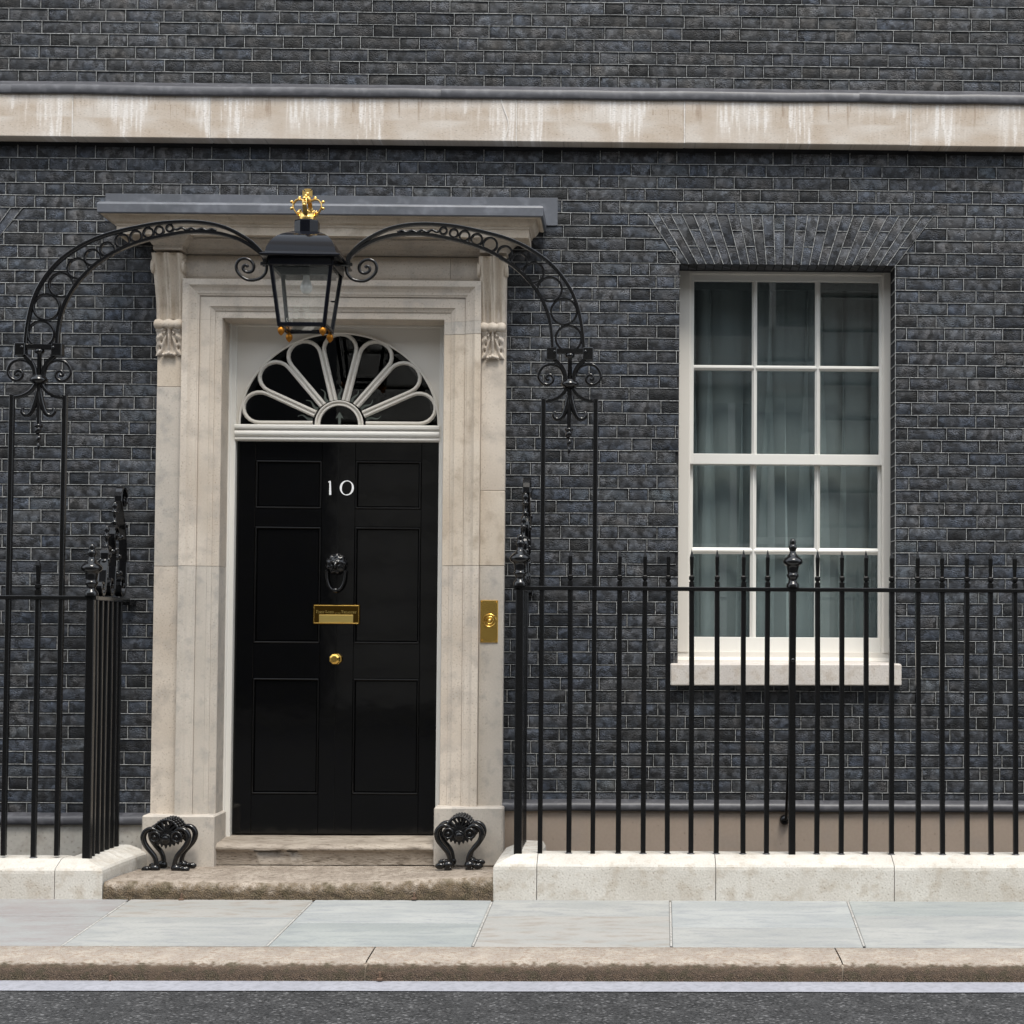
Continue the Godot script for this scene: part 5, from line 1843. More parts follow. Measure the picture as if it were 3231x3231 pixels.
# ---------------------------------------------------------------- stone plinth under the railings
func build_plinths() -> float:
	var zf := 0.985
	var data := [
		["stone_kerb_wall", "low pale stone kerb carrying the railing on the side of the tall window", 1.0, [1555.0, 1693.0, 2258.0, 2822.0], 2692.0, 2731.0, 2836.0],
		["stone_kerb_wall", "low pale stone kerb carrying the railing on the side away from the tall window", -1.0, [322.0, 171.0, -780.0], 2706.0, 2744.0, 2846.0]]
	var tops := []
	for d in data:
		var us: Array = d[3]
		var yt := at(us[1], d[4], RZ).y
		var yf := at(us[1], d[5], zf).y
		tops.append(yt)
		var xs := []
		for u in us:
			xs.append(at(u, d[6], zf).x)
		xs.append(at(3231, 2800, zf).x + SIDE if d[2] > 0 else xs[2] - 0.01)
		var t := thing(d[0], d[1], "kerb wall", Vector3(xs[0], 0, zf), "kerbs under the railings")
		var last := 4 if d[2] > 0 else 2
		var sg: float = d[2]
		# (set back from the outer face, y): face, weathered slope, flat top, inner drop
		var prof := [Vector2(0.0, -0.04), Vector2(0.0, yf - 0.022), Vector2(0.002, yf - 0.006), Vector2(0.010, yf + 0.005), Vector2(0.105, yt - 0.002), Vector2(0.130, yt), Vector2(0.265, yt - 0.004), Vector2(0.285, yt - 0.03), Vector2(0.285, -0.04)]
		var outs := [Vector3(0, 0, 1), Vector3(0, 0.1, 1), Vector3(0, 0.6, 1), Vector3(0, 1, 0.4), Vector3(0, 1, 0.1), Vector3.UP, Vector3(0, 1, -1), Vector3(0, 0, -1)]
		for i in last:
			var st := begin()
			var seed_: float = i * 50.0 + sg * 11.0
			var xj: float = xs[i + 1] - sg * 0.0018
			var x0: float = xs[i] + (sg * 0.0018 if i > 0 else 0.0)
			var nn := maxi(8, int(absf(xj - x0) * 30.0))
			for j in prof.size() - 1:
				for k in nn:
					var c := []
					for q in [[k, j], [k + 1, j], [k + 1, j + 1], [k, j + 1]]:
						var o: Vector2 = prof[q[1]]
						var xa := x0 + (sg * o.x if i == 0 else 0.0)      # mitre at the corner
						var x := lerpf(xa, xj, float(q[0]) / nn)
						var wob: float = jig.get_noise_2d(x * 12.0, o.y * 60.0 + seed_) * 0.0022
						c.append(Vector3(x, o.y + (wob if q[1] > 0 and q[1] < 8 else 0.0), zf - o.x + wob))
					quad_o(st, c[0], c[1], c[2], c[3], outs[j])
			for xe in ([xj] if i == 0 else [x0, xj]):
				var poly := PackedVector2Array()
				for o in prof:
					poly.append(Vector2(zf - o.x, o.y))
				var idx := Geometry2D.triangulate_polygon(poly)
				for k in range(0, idx.size(), 3):
					tri_o(st, lift(poly[idx[k]], xe, "zy"), lift(poly[idx[k + 1]], xe, "zy"), lift(poly[idx[k + 2]], xe, "zy"), Vector3(sg if xe == xj else -sg, 0, 0))
			if i == 0:
				# the corner block runs back to the house, hollowed between the bars
				for j in prof.size() - 1:
					for k in 40:
						var c := []
						for q in [[k, j], [k + 1, j], [k + 1, j + 1], [k, j + 1]]:
							var o: Vector2 = prof[q[1]]
							o.x = minf(o.x, 0.215 + 0.015 * (q[1] - 6)) if q[1] >= 6 else o.x
							var f: float = q[0] / 40.0
							var z := lerpf(zf - o.x, 0.12, f)
							var dip: float = -0.006 * f - 0.016 * f * f
							var hollow: float = -0.007 * absf(sin((z - 0.12) * PI / 0.104)) if q[1] in [4, 5] and f > 0.06 else 0.0
							c.append(Vector3(xs[0] + sg * (o.x - (hollow * 0.5 if q[1] == 4 else 0.0)), o.y + (dip + hollow if q[1] > 0 and q[1] < 8 else 0.0), z))
						var out_: Vector3 = outs[j]
						quad_o(st, c[0], c[1], c[2], c[3], Vector3(-sg * out_.z, out_.y, 0.01))
			obj("kerb_block", st, mats.coping, t)
	return tops[0]

# ---------------------------------------------------------------- lamp overthrow
func px_pts(list: Array, z: float, mirror: float) -> Array:
	var out := []
	for q in list:
		var p := at(q[0], q[1], z)
		if mirror > -900.0:
			p.x = 2.0 * mirror - p.x
		out.append(p)
	return out

func build_overthrow(base_y: float) -> void:
	var mid := at(965, 1000, RZ).x
	var t := thing("lamp_overthrow", "black wrought iron overthrow arching above the doorway to carry a lantern", "lamp bracket", Vector3(mid, base_y, RZ))
	var upper := [[79, 1100], [84, 1050], [90, 1010], [101, 962], [119, 915], [146, 871], [182, 829], [224, 796], [275, 766], [330, 743], [384, 728], [438, 716.5], [496, 706], [554, 701], [608, 700.5], [662, 706], [712, 719], [756, 740], [797, 767], [832, 804], [838, 826]]
	var lower := [[180, 1100], [184, 1046], [194, 990], [214, 940], [244, 893], [283, 851], [326, 818], [374, 790], [420, 770], [475, 753.5], [527, 743], [592, 733], [640, 732], [684, 736], [724, 745], [764, 760], [800, 782], [828, 806], [836, 824]]
	var rings := [[228, 1852, 77], [258, 1703, 77], [340, 1580, 72], [432, 1489, 61], [515, 1428, 50], [597, 1384, 45], [680, 1338, 44], [755, 1311, 36], [824, 1292, 33], [884, 1279, 28], [942, 1266, 24]]
	var k1 := 1.0 / 1.7564
	for side in 2:
		var mir := -999.0 if side == 0 else mid
		var st := begin()
		sweep(st, smooth_path(px_pts(upper, RZ, mir), 3), rectp(0.0185, 0.030, 0.003), Vector3.BACK)
		obj("arch_rail", st, mats.iron, t)
		st = begin()
		sweep(st, smooth_path(px_pts(lower, RZ, mir), 3), rectp(0.0185, 0.030, 0.003), Vector3.BACK)
		obj("arch_rail", st, mats.iron, t)
		for r in rings:
			st = begin()
			var c: Vector3 = px_pts([[r[0] * k1, r[1] * k1]], RZ, mir)[0]
			var rad: float = (r[2] * k1 - 3.0) * (DIST - RZ) / F
			var loop := []
			for k in 28:
				loop.append(c + Vector3(cos(TAU * k / 28), sin(TAU * k / 28), 0) * rad)
			sweep(st, loop, rectp(0.0108, 0.022, 0.002), Vector3.BACK, false, true)
			obj("ring", st, mats.iron, t)
		st = begin()
		var wave := []
		for k in 37:
			var f := k / 36.0
			wave.append([549.0 + 134.0 * f, 720.5 + 5.0 * f + sin(f * TAU * 4.2) * 3.6 * (1.0 - f * 0.4)])
		sweep(st, px_pts(wave, RZ, mir), circ(0.0068, 6), Vector3.BACK, true)
		obj("wavy_tail", st, mats.iron, t)
		# scroll hanging back from the lantern
		st = begin()
		var sc := []
		for q in [[442, 870], [455, 915], [440, 975], [395, 1020], [335, 1040], [265, 1040], [200, 1005], [155, 950], [147, 890], [175, 840], [232, 822], [290, 842], [322, 888], [316, 940], [280, 962], [240, 955], [216, 928], [222, 898], [248, 890], [264, 908]]:
			sc.append([q[0] / 3.22 + 700.0, q[1] / 3.22 + 560.0])
		sweep(st, smooth_path(px_pts(sc, RZ, mir), 4), circ(0.0086, 8), Vector3.BACK, true)
		obj("scroll", st, mats.iron, t)
		# bolt that holds the lantern
		st = begin()
		var bp: Vector3 = px_pts([[838, 832]], RZ, mir)[0]
		lathe(st, [Vector2(0.0, -0.028), Vector2(0.010, -0.026), Vector2(0.010, -0.016), Vector2(0.017, -0.014), Vector2(0.017, 0.006), Vector2(0.012, 0.008), Vector2(0.012, 0.05)], bp, Vector3.RIGHT if side == 0 else Vector3.LEFT, 8, false)
		obj("lantern_bolt", st, mats.iron, t)
		# head of each post
		var hd := func(list: Array) -> Array:
			var o := []
			for q in list:
				# drawn for the post on the far side of the lantern; mirrored for its twin
				o.append([(q[0] - 690.0) / 4.294 + 1797.5, q[1] / 4.294 + 1050.0])
			return px_pts(o, RZ, -999.0 if side == 1 else mid + 0.0005)
		st = begin()
		sweep(st, hd.call([[400, 252], [985, 252]]), rectp(0.028, 0.034, 0.003), Vector3.BACK)
		for xx in [448, 942]:
			var c: Vector3 = hd.call([[xx, 290]])[0]
			box(st, c + Vector3(-0.027, -0.033, -0.027), c + Vector3(0.027, 0.033, 0.027), 0.003)
		for xx in [490, 905]:
			var c: Vector3 = hd.call([[xx, 265]])[0]
			blob(st, c + Vector3(0, 0, 0.028), Vector3(0.009, 0.009, 0.007), 8, 5)
		obj("head_bar", st, mats.iron, t)
		st = begin()
		var kc: Vector3 = hd.call([[694, 310]])[0]
		var kb: Vector3 = hd.call([[694, 650]])[0]
		lathe(st, [Vector2(0.011, kb.y - kc.y), Vector2(0.011, -0.014), Vector2(0.024, -0.008), Vector2(0.026, 0.002), Vector2(0.021, 0.010), Vector2(0.0, 0.013)], kc, Vector3.UP, 14)
		obj("centre_rod", st, mats.iron, t)
		for m in [-1.0, 1.0]:
			var mx := func(list: Array) -> Array:
				var o := []
				for q in list:
					o.append([690.0 + m * (q[0] - 690.0), q[1]])
				return hd.call(o)
			st = begin()
			sweep(st, smooth_path(mx.call([[478, 330], [486, 365], [530, 410], [585, 470], [622, 545], [640, 650]]), 3), rectp(0.021, 0.028, 0.003), Vector3.BACK)
			obj("curved_strut", st, mats.iron, t)
			st = begin()
			sweep(st, smooth_path(mx.call([[622, 600], [585, 500], [520, 445], [440, 425], [350, 445], [290, 505], [268, 580], [290, 645], [340, 690], [400, 700], [450, 668], [466, 615], [440, 575], [400, 570], [372, 600], [385, 635], [412, 622]]), 4), circ(0.0090, 8), Vector3.BACK, true)
			obj("scroll", st, mats.iron, t)
			st = begin()
			sweep(st, smooth_path(mx.call([[652, 745], [615, 810], [555, 870], [470, 915], [390, 932], [318, 934]]), 3), rectp(0.017, 0.026, 0.003), Vector3.BACK)
			obj("curved_strut", st, mats.iron, t)
			st = begin()
			var pt: Array = mx.call([[336, 905]])
			var top: Vector3 = pt[0]
			sweep(st, [Vector3(top.x, base_y - 0.02, RZ), Vector3(top.x, top.y, RZ)], rectp(0.0245, 0.030, 0.003), Vector3.BACK)
			obj("post", st, mats.iron_bar, t)
			# curling leaf hook
			st = begin()
			sweep(st, smooth_path(mx.call([[672, 850], [655, 950], [632, 1040], [600, 1120], [555, 1165], [505, 1165], [472, 1125], [475, 1085], [500, 1075]]), 3), circ(0.011, 8), Vector3.BACK, true, false, smooth_w([1.1, 1.3, 1.35, 1.25, 1.15, 1.05, 0.9, 0.75, 0.55], 3))
			obj("leaf_hook", st, mats.iron, t)
		st = begin()
		var cc: Vector3 = hd.call([[692, 700]])[0]
		lathe(st, [Vector2(0.022, -0.022), Vector2(0.034, -0.016), Vector2(0.047, -0.004), Vector2(0.048, 0.006), Vector2(0.040, 0.010), Vector2(0.040, 0.016), Vector2(0.031, 0.018), Vector2(0.031, 0.024), Vector2(0.0, 0.025)], cc, Vector3.UP, 20)
		obj("collar", st, mats.iron, t)
		st = begin()
		var sa: Vector3 = hd.call([[684, 740]])[0]
		var sb: Vector3 = hd.call([[682, 1290]])[0]
		sweep(st, [sb, sa], rectp(0.021, 0.021, 0.003), Vector3.BACK)
		obj("stem", st, mats.iron, t)
		st = begin()
		var sp: Vector3 = hd.call([[680, 1312]])[0]
		lathe(st, [Vector2(0.010, 0.010), Vector2(0.022, 0.006), Vector2(0.024, -0.002), Vector2(0.020, -0.008), Vector2(0.010, -0.012)], sp, Vector3.UP, 14)
		# twisted tail
		var tw := []
		var ws := []
		for k in 60:
			var f := k / 59.0
			var a := f * TAU * 2.6
			tw.append(sp + Vector3(cos(a) * 0.0055 * (1.0 - f), -0.010 - f * 0.132, sin(a) * 0.0055 * (1.0 - f)))
			ws.append((0.30 + 0.70 * pow(absf(sin(f * PI * 3.2 + 0.35)), 0.8)) * (1.0 - 0.72 * f))
		sweep(st, tw, circ(0.0175, 8), Vector3.RIGHT, true, false, ws)
		obj("twisted_drop", st, mats.iron, t)

# ---------------------------------------------------------------- lantern
func build_lantern() -> void:
	var c := at(968, 800, RZ)
	var yb := at(966, 1027, RZ + 0.116).y
	var yg := at(960, 829, RZ + 0.155).y
	var ye := at(956, 800, RZ + 0.205).y
	var yn := ye + 0.140
	var yk := at(968, 690, RZ + 0.06).y
	var hb := 0.116
	var ht := 0.156
	var t := thing("lantern", "black four-sided lantern with domed top and gilt crown hanging over the door", "lantern", Vector3(c.x, yb, RZ))
	var corner := func(sx: float, sz: float, y: float, grow := 0.0) -> Vector3:
		var f := (y - yb) / (yg - yb)
		var h := lerpf(hb, ht, f) + grow
		return Vector3(c.x + sx * h, y, RZ + sz * h)
	var st := begin()
	for q in [[-1, -1], [1, -1], [1, 1], [-1, 1]]:
		sweep(st, [corner.call(q[0], q[1], yb), corner.call(q[0], q[1], yg + 0.01)], rectp(0.020, 0.020, 0.003), Vector3.BACK)
	for k in 4:
		var a: Array = [[-1, -1], [1, -1], [1, 1], [-1, 1]][k]
		var b: Array = [[1, -1], [1, 1], [-1, 1], [-1, -1]][k]
		sweep(st, [corner.call(a[0], a[1], yb + 0.006), corner.call(b[0], b[1], yb + 0.006)], rectp(0.020, 0.022, 0.004), Vector3.UP)
		sweep(st, [corner.call(a[0], a[1], yg + 0.012), corner.call(b[0], b[1], yg + 0.012)], rectp(0.026, 0.052, 0.004), Vector3.UP)
	obj("lantern_frame", st, mats.lantern_paint, t)
	# four sloping panes and the glass floor
	for k in 4:
		var a: Array = [[-1, -1], [1, -1], [1, 1], [-1, 1]][k]
		var b: Array = [[1, -1], [1, 1], [-1, 1], [-1, -1]][k]
		st = begin()
		var out := Vector3(a[0] + b[0], 0, a[1] + b[1])
		quad_o(st, corner.call(a[0], a[1], yb + 0.01), corner.call(b[0], b[1], yb + 0.01), corner.call(b[0], b[1], yg), corner.call(a[0], a[1], yg), out)
		obj("lantern_pane", st, mats.lantern_glass, t)
	st = begin()
	quad_o(st, corner.call(-1, -1, yb + 0.004), corner.call(1, -1, yb + 0.004), corner.call(1, 1, yb + 0.004), corner.call(-1, 1, yb + 0.004), Vector3.DOWN)
	obj("lantern_pane", st, mats.lantern_glass, t)
	# etched ornament low on the front pane
	st = begin()
	for m in [-1.0, 1.0]:
		for q in [[0.030, 0.050, 0.026, 1.0], [0.060, 0.028, 0.018, -1.0], [0.022, 0.092, 0.016, -1.0]]:
			var pts := []
			for k in 22:
				var f := k / 21.0
				var a: float = q[3] * f * 7.5 + 0.6
				var r: float = q[2] * (1.0 - 0.75 * f)
				var y: float = yb + q[1] + sin(a) * r
				var h := lerpf(hb, ht, (y - yb) / (yg - yb))
				pts.append(Vector3(c.x + m * (q[0] + cos(a) * r), y, RZ + h + 0.0012))
			sweep(st, pts, rectp(0.0022, 0.0006), Vector3.BACK)
	obj("etched_scrolls", st, mats.etched, t)
	# roof: eave, bell-shaped dome on a square plan, neck
	var sq := func(s: SurfaceTool, rows: Array) -> void:
		for i in rows.size() - 1:
			for k in 4:
				var a: Array = [[-1, -1], [1, -1], [1, 1], [-1, 1]][k]
				var b: Array = [[1, -1], [1, 1], [-1, 1], [-1, -1]][k]
				var p: Array = rows[i]
				var r: Array = rows[i + 1]
				var out: Vector3 = Vector3(a[0] + b[0], 0, a[1] + b[1]).normalized() * (r[1] - p[1]) + Vector3.UP * (p[0] - r[0])
				s.set_smooth_group(2 + k)
				quad_o(s, Vector3(c.x + a[0] * p[0], p[1], RZ + a[1] * p[0]), Vector3(c.x + b[0] * p[0], p[1], RZ + b[1] * p[0]), Vector3(c.x + b[0] * r[0], r[1], RZ + b[1] * r[0]), Vector3(c.x + a[0] * r[0], r[1], RZ + a[1] * r[0]), out)
		s.set_smooth_group(-1)
	st = begin()
	sq.call(st, [[0.150, yg + 0.030], [0.198, ye - 0.010], [0.206, ye - 0.006], [0.207, ye + 0.001], [0.203, ye + 0.005]])
	obj("eave", st, mats.lantern_paint, t)
	st = begin()
	var rows := []
	rows.append([0.203, ye + 0.005])
	rows.append([0.190, ye + 0.010])
	for q in [[0.183, 0.003], [0.181, 0.012], [0.177, 0.028], [0.170, 0.046], [0.160, 0.064], [0.147, 0.082], [0.131, 0.098], [0.112, 0.112], [0.090, 0.124], [0.064, 0.136]]:
		rows.append([q[0], ye + 0.012 + q[1]])
	sq.call(st, rows)
	obj("dome", st, mats.lantern_paint, t)
	st = begin()
	var oct := [Vector2(0.064, yn - 0.006), Vector2(0.067, yn + 0.004), Vector2(0.067, yk - 0.006), Vector2(0.065, yk), Vector2(0.0, yk + 0.001)]
	lathe(st, oct, Vector3(c.x, 0, RZ), Vector3.UP, 8, false)
	obj("neck", st, mats.lantern_paint, t)
	# inner tray and the unlit lamp
	st = begin()
	box(st, Vector3(c.x - 0.135, yg - 0.036, RZ - 0.135), Vector3(c.x + 0.135, yg + 0.006, RZ + 0.02), 0.004)
	obj("inner_tray", st, mats.iron, t)
	st = begin()
	lathe(st, [Vector2(0.0, -0.105), Vector2(0.018, -0.100), Vector2(0.030, -0.082), Vector2(0.032, -0.064), Vector2(0.026, -0.045), Vector2(0.018, -0.028), Vector2(0.016, 0.0)], Vector3(c.x, yg - 0.03, RZ), Vector3.UP, 16)
	obj("bulb", st, mats.bulb, t)
	st = begin()
	box(st, Vector3(c.x + 0.132, lerpf(yb, yg, 0.44), RZ + 0.01), Vector3(c.x + 0.160, lerpf(yb, yg, 0.44) + 0.008, RZ + 0.02), 0.002)
	obj("latch", st, mats.iron, t)
	# gilt pine-cone feet
	for q in [[-1, -1], [1, -1], [1, 1], [-1, 1]]:
		st = begin()
		var p := Vector3(c.x + q[0] * (hb - 0.008), yb - 0.002, RZ + q[1] * (hb - 0.008))
		lathe(st, [Vector2(0.005, 0.004), Vector2(0.010, -0.004), Vector2(0.017, -0.012), Vector2(0.0185, -0.022), Vector2(0.0165, -0.033), Vector2(0.010, -0.043), Vector2(0.0, -0.052)], p, Vector3.UP, 12, true, 6, 0.09)
		obj("cone_foot", st, mats.gilt_dull, t)
	# crown
	var crown := part_node("crown", t)
	var z0 := RZ
	var ppm := (DIST - RZ) / F
	var ck := func(x: float, y: float) -> Vector2:      # crown sketch units: pixels from the centre, up from the neck top
		return Vector2(x * ppm, yk + y * ppm)
	st = begin()
	lathe(st, [Vector2(0.040, yk), Vector2(0.044, yk + 0.004), Vector2(0.042, yk + 0.010), Vector2(0.0435, yk + 0.014), Vector2(0.0435, yk + 0.020), Vector2(0.041, yk + 0.022), Vector2(0.046, yk + 0.040), Vector2(0.041, yk + 0.040), Vector2(0.036, yk + 0.004)], Vector3(c.x, 0, z0), Vector3.UP, 24)
	obj("circlet", st, mats.gilt, crown)
	for k in 8:
		var a := TAU * k / 8 + PI / 2
		st = begin()
		var d := Vector3(cos(a), 0, sin(a))
		var s := Vector3(-sin(a), 0, cos(a))
		var b := Vector3(c.x, yk + 0.036, z0) + d * 0.044
		if k % 2 == 0:
			# cross on the circlet
			for e in [[0.0, 0.016], [0.0, 0.002], [-0.010, 0.009], [0.010, 0.009]]:
				blob(st, b + s * e[0] + Vector3.UP * e[1] + d * 0.003, Vector3(0.006, 0.006, 0.005), 8, 5)
			blob(st, b + Vector3.UP * 0.009 + d * 0.004, Vector3(0.007, 0.007, 0.005), 8, 5)
		else:
			for e in [-0.007, 0.0, 0.007]:
				leaflet(st, b + s * e * 0.3, b + s * e * 1.7 + Vector3.UP * (0.022 - absf(e) * 0.6) + d * 0.004, 0.005, 0.003)
			blob(st, b + Vector3.UP * 0.004 + d * 0.002, Vector3(0.006, 0.005, 0.005), 8, 5)
		obj("cross" if k % 2 == 0 else "fleur", st, mats.gilt, crown)
	for k in 4:
		var a := TAU * k / 4 + 0.02
		var d := Vector3(cos(a), 0, sin(a))
		st = begin()
		var pts := []
		for q in [[27.0, 16.0], [36.0, 28.0], [44.0, 42.0], [44.0, 55.0], [36.0, 66.0], [24.0, 69.0], [13.0, 65.0], [8.0, 60.0]]:
			var w: Vector2 = ck.call(q[0], q[1])
			pts.append(Vector3(c.x, w.y, z0) + d * w.x)
		sweep(st, smooth_path(pts, 4), rectp(0.0065, 0.024, 0.002), d.cross(Vector3.UP))
		obj("arch", st, mats.gilt, crown)
		for q in [[50.0, 41.0], [50.0, 62.0], [25.0, 75.0]]:
			st = begin()
			var w: Vector2 = ck.call(q[0], q[1])
			blob(st, Vector3(c.x, w.y, z0) + d * w.x, Vector3.ONE * 0.0088, 10, 6)
			obj("pearl", st, mats.gilt, crown)
	st = begin()
	var oc: Vector2 = ck.call(0.0, 68.0)
	blob(st, Vector3(c.x, oc.y, z0), Vector3.ONE * 0.020, 14, 8)
	lathe(st, [Vector2(0.021, -0.003), Vector2(0.0235, 0.0), Vector2(0.021, 0.003)], Vector3(c.x, oc.y, z0), Vector3.UP, 16)
	obj("orb", st, mats.gilt, crown)
	st = begin()
	var xc: Vector2 = ck.call(0.0, 88.0)
	var cp := PackedVector2Array()
	for k in 4:
		var a := PI / 2 * k
		for q in [[0.0125, -0.0105], [0.0255, -0.0200], [0.0262, 0.0], [0.0255, 0.0200], [0.0125, 0.0105]]:
			cp.append(Vector2(c.x + cos(a) * q[0] - sin(a) * q[1], xc.y + sin(a) * q[0] + cos(a) * q[1]))
	prism(st, cp, "xy", z0 - 0.005, z0 + 0.005)
	blob(st, Vector3(c.x, xc.y, z0 + 0.004), Vector3(0.008, 0.008, 0.005), 10, 6)
	obj("top_cross", st, mats.gilt, crown)

# ---------------------------------------------------------------- boot scrapers
func build_scraper(u: float, v: float, z: float, label: String) -> void:
	var foot := at(u, v, z)
	var t := thing("boot_scraper", label, "boot scraper", foot, "boot scrapers on the doorstep")
	var k := (DIST - z) / F / 6.0375
	var depth := 0.15
	var p := func(x: float, y: float, dz: float) -> Vector3:
		return foot + Vector3((x - 745.0) * k, (1525.0 - y) * k, dz)
	for face in 2:
		var dz := 0.0 if face == 0 else -depth
		var fz := 1.0 if face == 0 else -1.0
		for m in [-1.0, 1.0]:
			var st := begin()
			var path := []
			var ws := []
			for q in [[150, 800, 0.8], [210, 730, 0.95], [305, 715, 1.1], [390, 770, 1.25], [425, 870, 1.3], [395, 990, 1.25], [310, 1105, 1.15], [225, 1205, 1.1], [180, 1310, 1.05], [170, 1410, 1.1], [180, 1480, 1.25]]:
				path.append(p.call(745.0 + m * q[0], q[1], dz))
				ws.append(q[2])
			sweep(st, smooth_path(path, 3), rectp(0.0225, 0.0270, 0.007), Vector3.BACK, true, false, smooth_w(ws, 3))
			obj("leg", st, mats.iron, t)
			# paw with four toes turned outwards
			st = begin()
			var h: Vector3 = p.call(745.0 + m * 200, 1470, dz)
			blob(st, Vector3(h.x, foot.y + 0.020, h.z), Vector3(0.030, 0.026, 0.027), 10, 6)
			for e in 4:
				var zz := (e - 1.5) * 0.0130
				blob(st, Vector3(h.x + m * (0.044 + 0.005 * (1.5 - absf(e - 1.5))), foot.y + 0.015, h.z + zz), Vector3(0.024, 0.016, 0.0070), 9, 6)
				blob(st, Vector3(h.x + m * 0.026, foot.y + 0.023, h.z + zz), Vector3(0.012, 0.009, 0.0058), 8, 5)
			box(st, Vector3(h.x - 0.02, foot.y - 0.012, h.z - 0.022), Vector3(h.x + 0.02, foot.y + 0.012, h.z + 0.022), 0.004)
			obj("paw", st, mats.iron, t)
			# rosette in the curl
			st = begin()
			var rc: Vector3 = p.call(745.0 + m * 205, 860, dz)
			lathe(st, [Vector2(0.0, 0.022), Vector2(0.009, 0.020), Vector2(0.012, 0.009), Vector2(0.018, 0.009), Vector2(0.025, 0.019), Vector2(0.032, 0.015), Vector2(0.034, 0.0), Vector2(0.031, -0.008), Vector2(0.0, -0.009)], rc, Vector3(0, 0, fz), 16)
			obj("rosette", st, mats.iron, t)
		var pl := begin()
		# pierced crest: rays between a boss and the beaded rim
		var cc: Vector3 = p.call(745, 800, dz)
		for e in 7:
			var a := PI * (e + 0.5) / 7.0
			sweep(pl, [cc + Vector3(cos(a), sin(a), 0) * 0.012, cc + Vector3(cos(a) * 0.066, sin(a) * 0.070, 0)], rectp(0.0125, 0.012, 0.002), Vector3.BACK)
		var rim := []
		for e in 17:
			var a := PI * e / 16.0
			rim.append(cc + Vector3(cos(a) * 0.068, sin(a) * 0.072, 0))
		sweep(pl, rim, rectp(0.012, 0.016, 0.003), Vector3.BACK)
		obj("crest", pl, mats.iron, t)
		pl = begin()
		var oc: Vector3 = p.call(745, 905, dz)
		lathe(pl, [Vector2(0.0, 0.021), Vector2(0.016, 0.018), Vector2(0.022, 0.012), Vector2(0.026, 0.015), Vector2(0.030, 0.008), Vector2(0.030, -0.006), Vector2(0.0, -0.008)], oc, Vector3(0, 0, fz), 18)
		box(pl, oc + Vector3(-0.034, -0.012, -0.006), oc + Vector3(0.034, 0.012, 0.006), 0.003)
		obj("medallion", pl, mats.iron, t)
		pl = begin()
		var bp := PackedVector2Array()
		for q in [[-300, 800], [-240, 740], [-120, 745], [0, 720], [120, 745], [240, 740], [300, 800], [310, 880], [240, 960], [120, 1000], [0, 1030], [-120, 1000], [-240, 960], [-310, 880]]:
			var w: Vector3 = p.call(745.0 + q[0] * 0.92, q[1], dz)
			bp.append(Vector2(w.x, w.y))
		prism(pl, bp, "xy", foot.z + dz - 0.004, foot.z + dz + 0.004)
		obj("body_plate", pl, mats.iron, t)
		# hanging leaf tips
		for e in 7:
			pl = begin()
			var f := (e - 3) / 3.0
			var a2: Vector3 = p.call(745 + f * 215, 960 - absf(f) * 30, dz)
			leaflet(pl, a2, a2 + Vector3(f * 0.006, -(0.036 - 0.014 * absf(f)), 0.002), 0.0085, 0.006)
			leaflet(pl, a2 + Vector3(0, 0, -0.004), a2 + Vector3(f * 0.006, -(0.036 - 0.014 * absf(f)), -0.004), 0.0085, 0.001)
			obj("leaf_tip", pl, mats.iron, t)
	# beaded barrel that joins the two faces, the scraping edge
	var st := begin()
	var cc2: Vector3 = p.call(745, 800, 0.0)
	grid(st, 24, 6, func(i: float, j: float) -> Vector3:
		var a := PI * i
		return Vector3(cc2.x + cos(a) * 0.067, cc2.y + sin(a) * 0.071, cc2.z - depth * j), Vector3.UP)
	obj("top_barrel", st, mats.iron, t)
	st = begin()
	for row in 4:
		for e in 15:
			var a := PI * (e + 0.5) / 15.0
			blob(st, Vector3(cc2.x + cos(a) * 0.070, cc2.y + sin(a) * 0.075, cc2.z - depth * (row * 0.33)), Vector3.ONE * 0.0082, 7, 4)
	var be := obj("beading", st, mats.iron, t)
	be.set_meta("kind", "stuff")

# ---------------------------------------------------------------- street
func on_pave(u: float, v: float) -> Vector3:
	# point of the pavement, which falls 5 in 100 from the railing kerb to the road
	var a := at(u, v, 1.0)
	var d := a - Vector3(0, eye, DIST)
	# y = -0.05 * (z - 0.985)
	var t := (-eye - 0.05 * (DIST - 0.985)) / (d.y + 0.05 * d.z)
	return Vector3(0, eye, DIST) + d * t

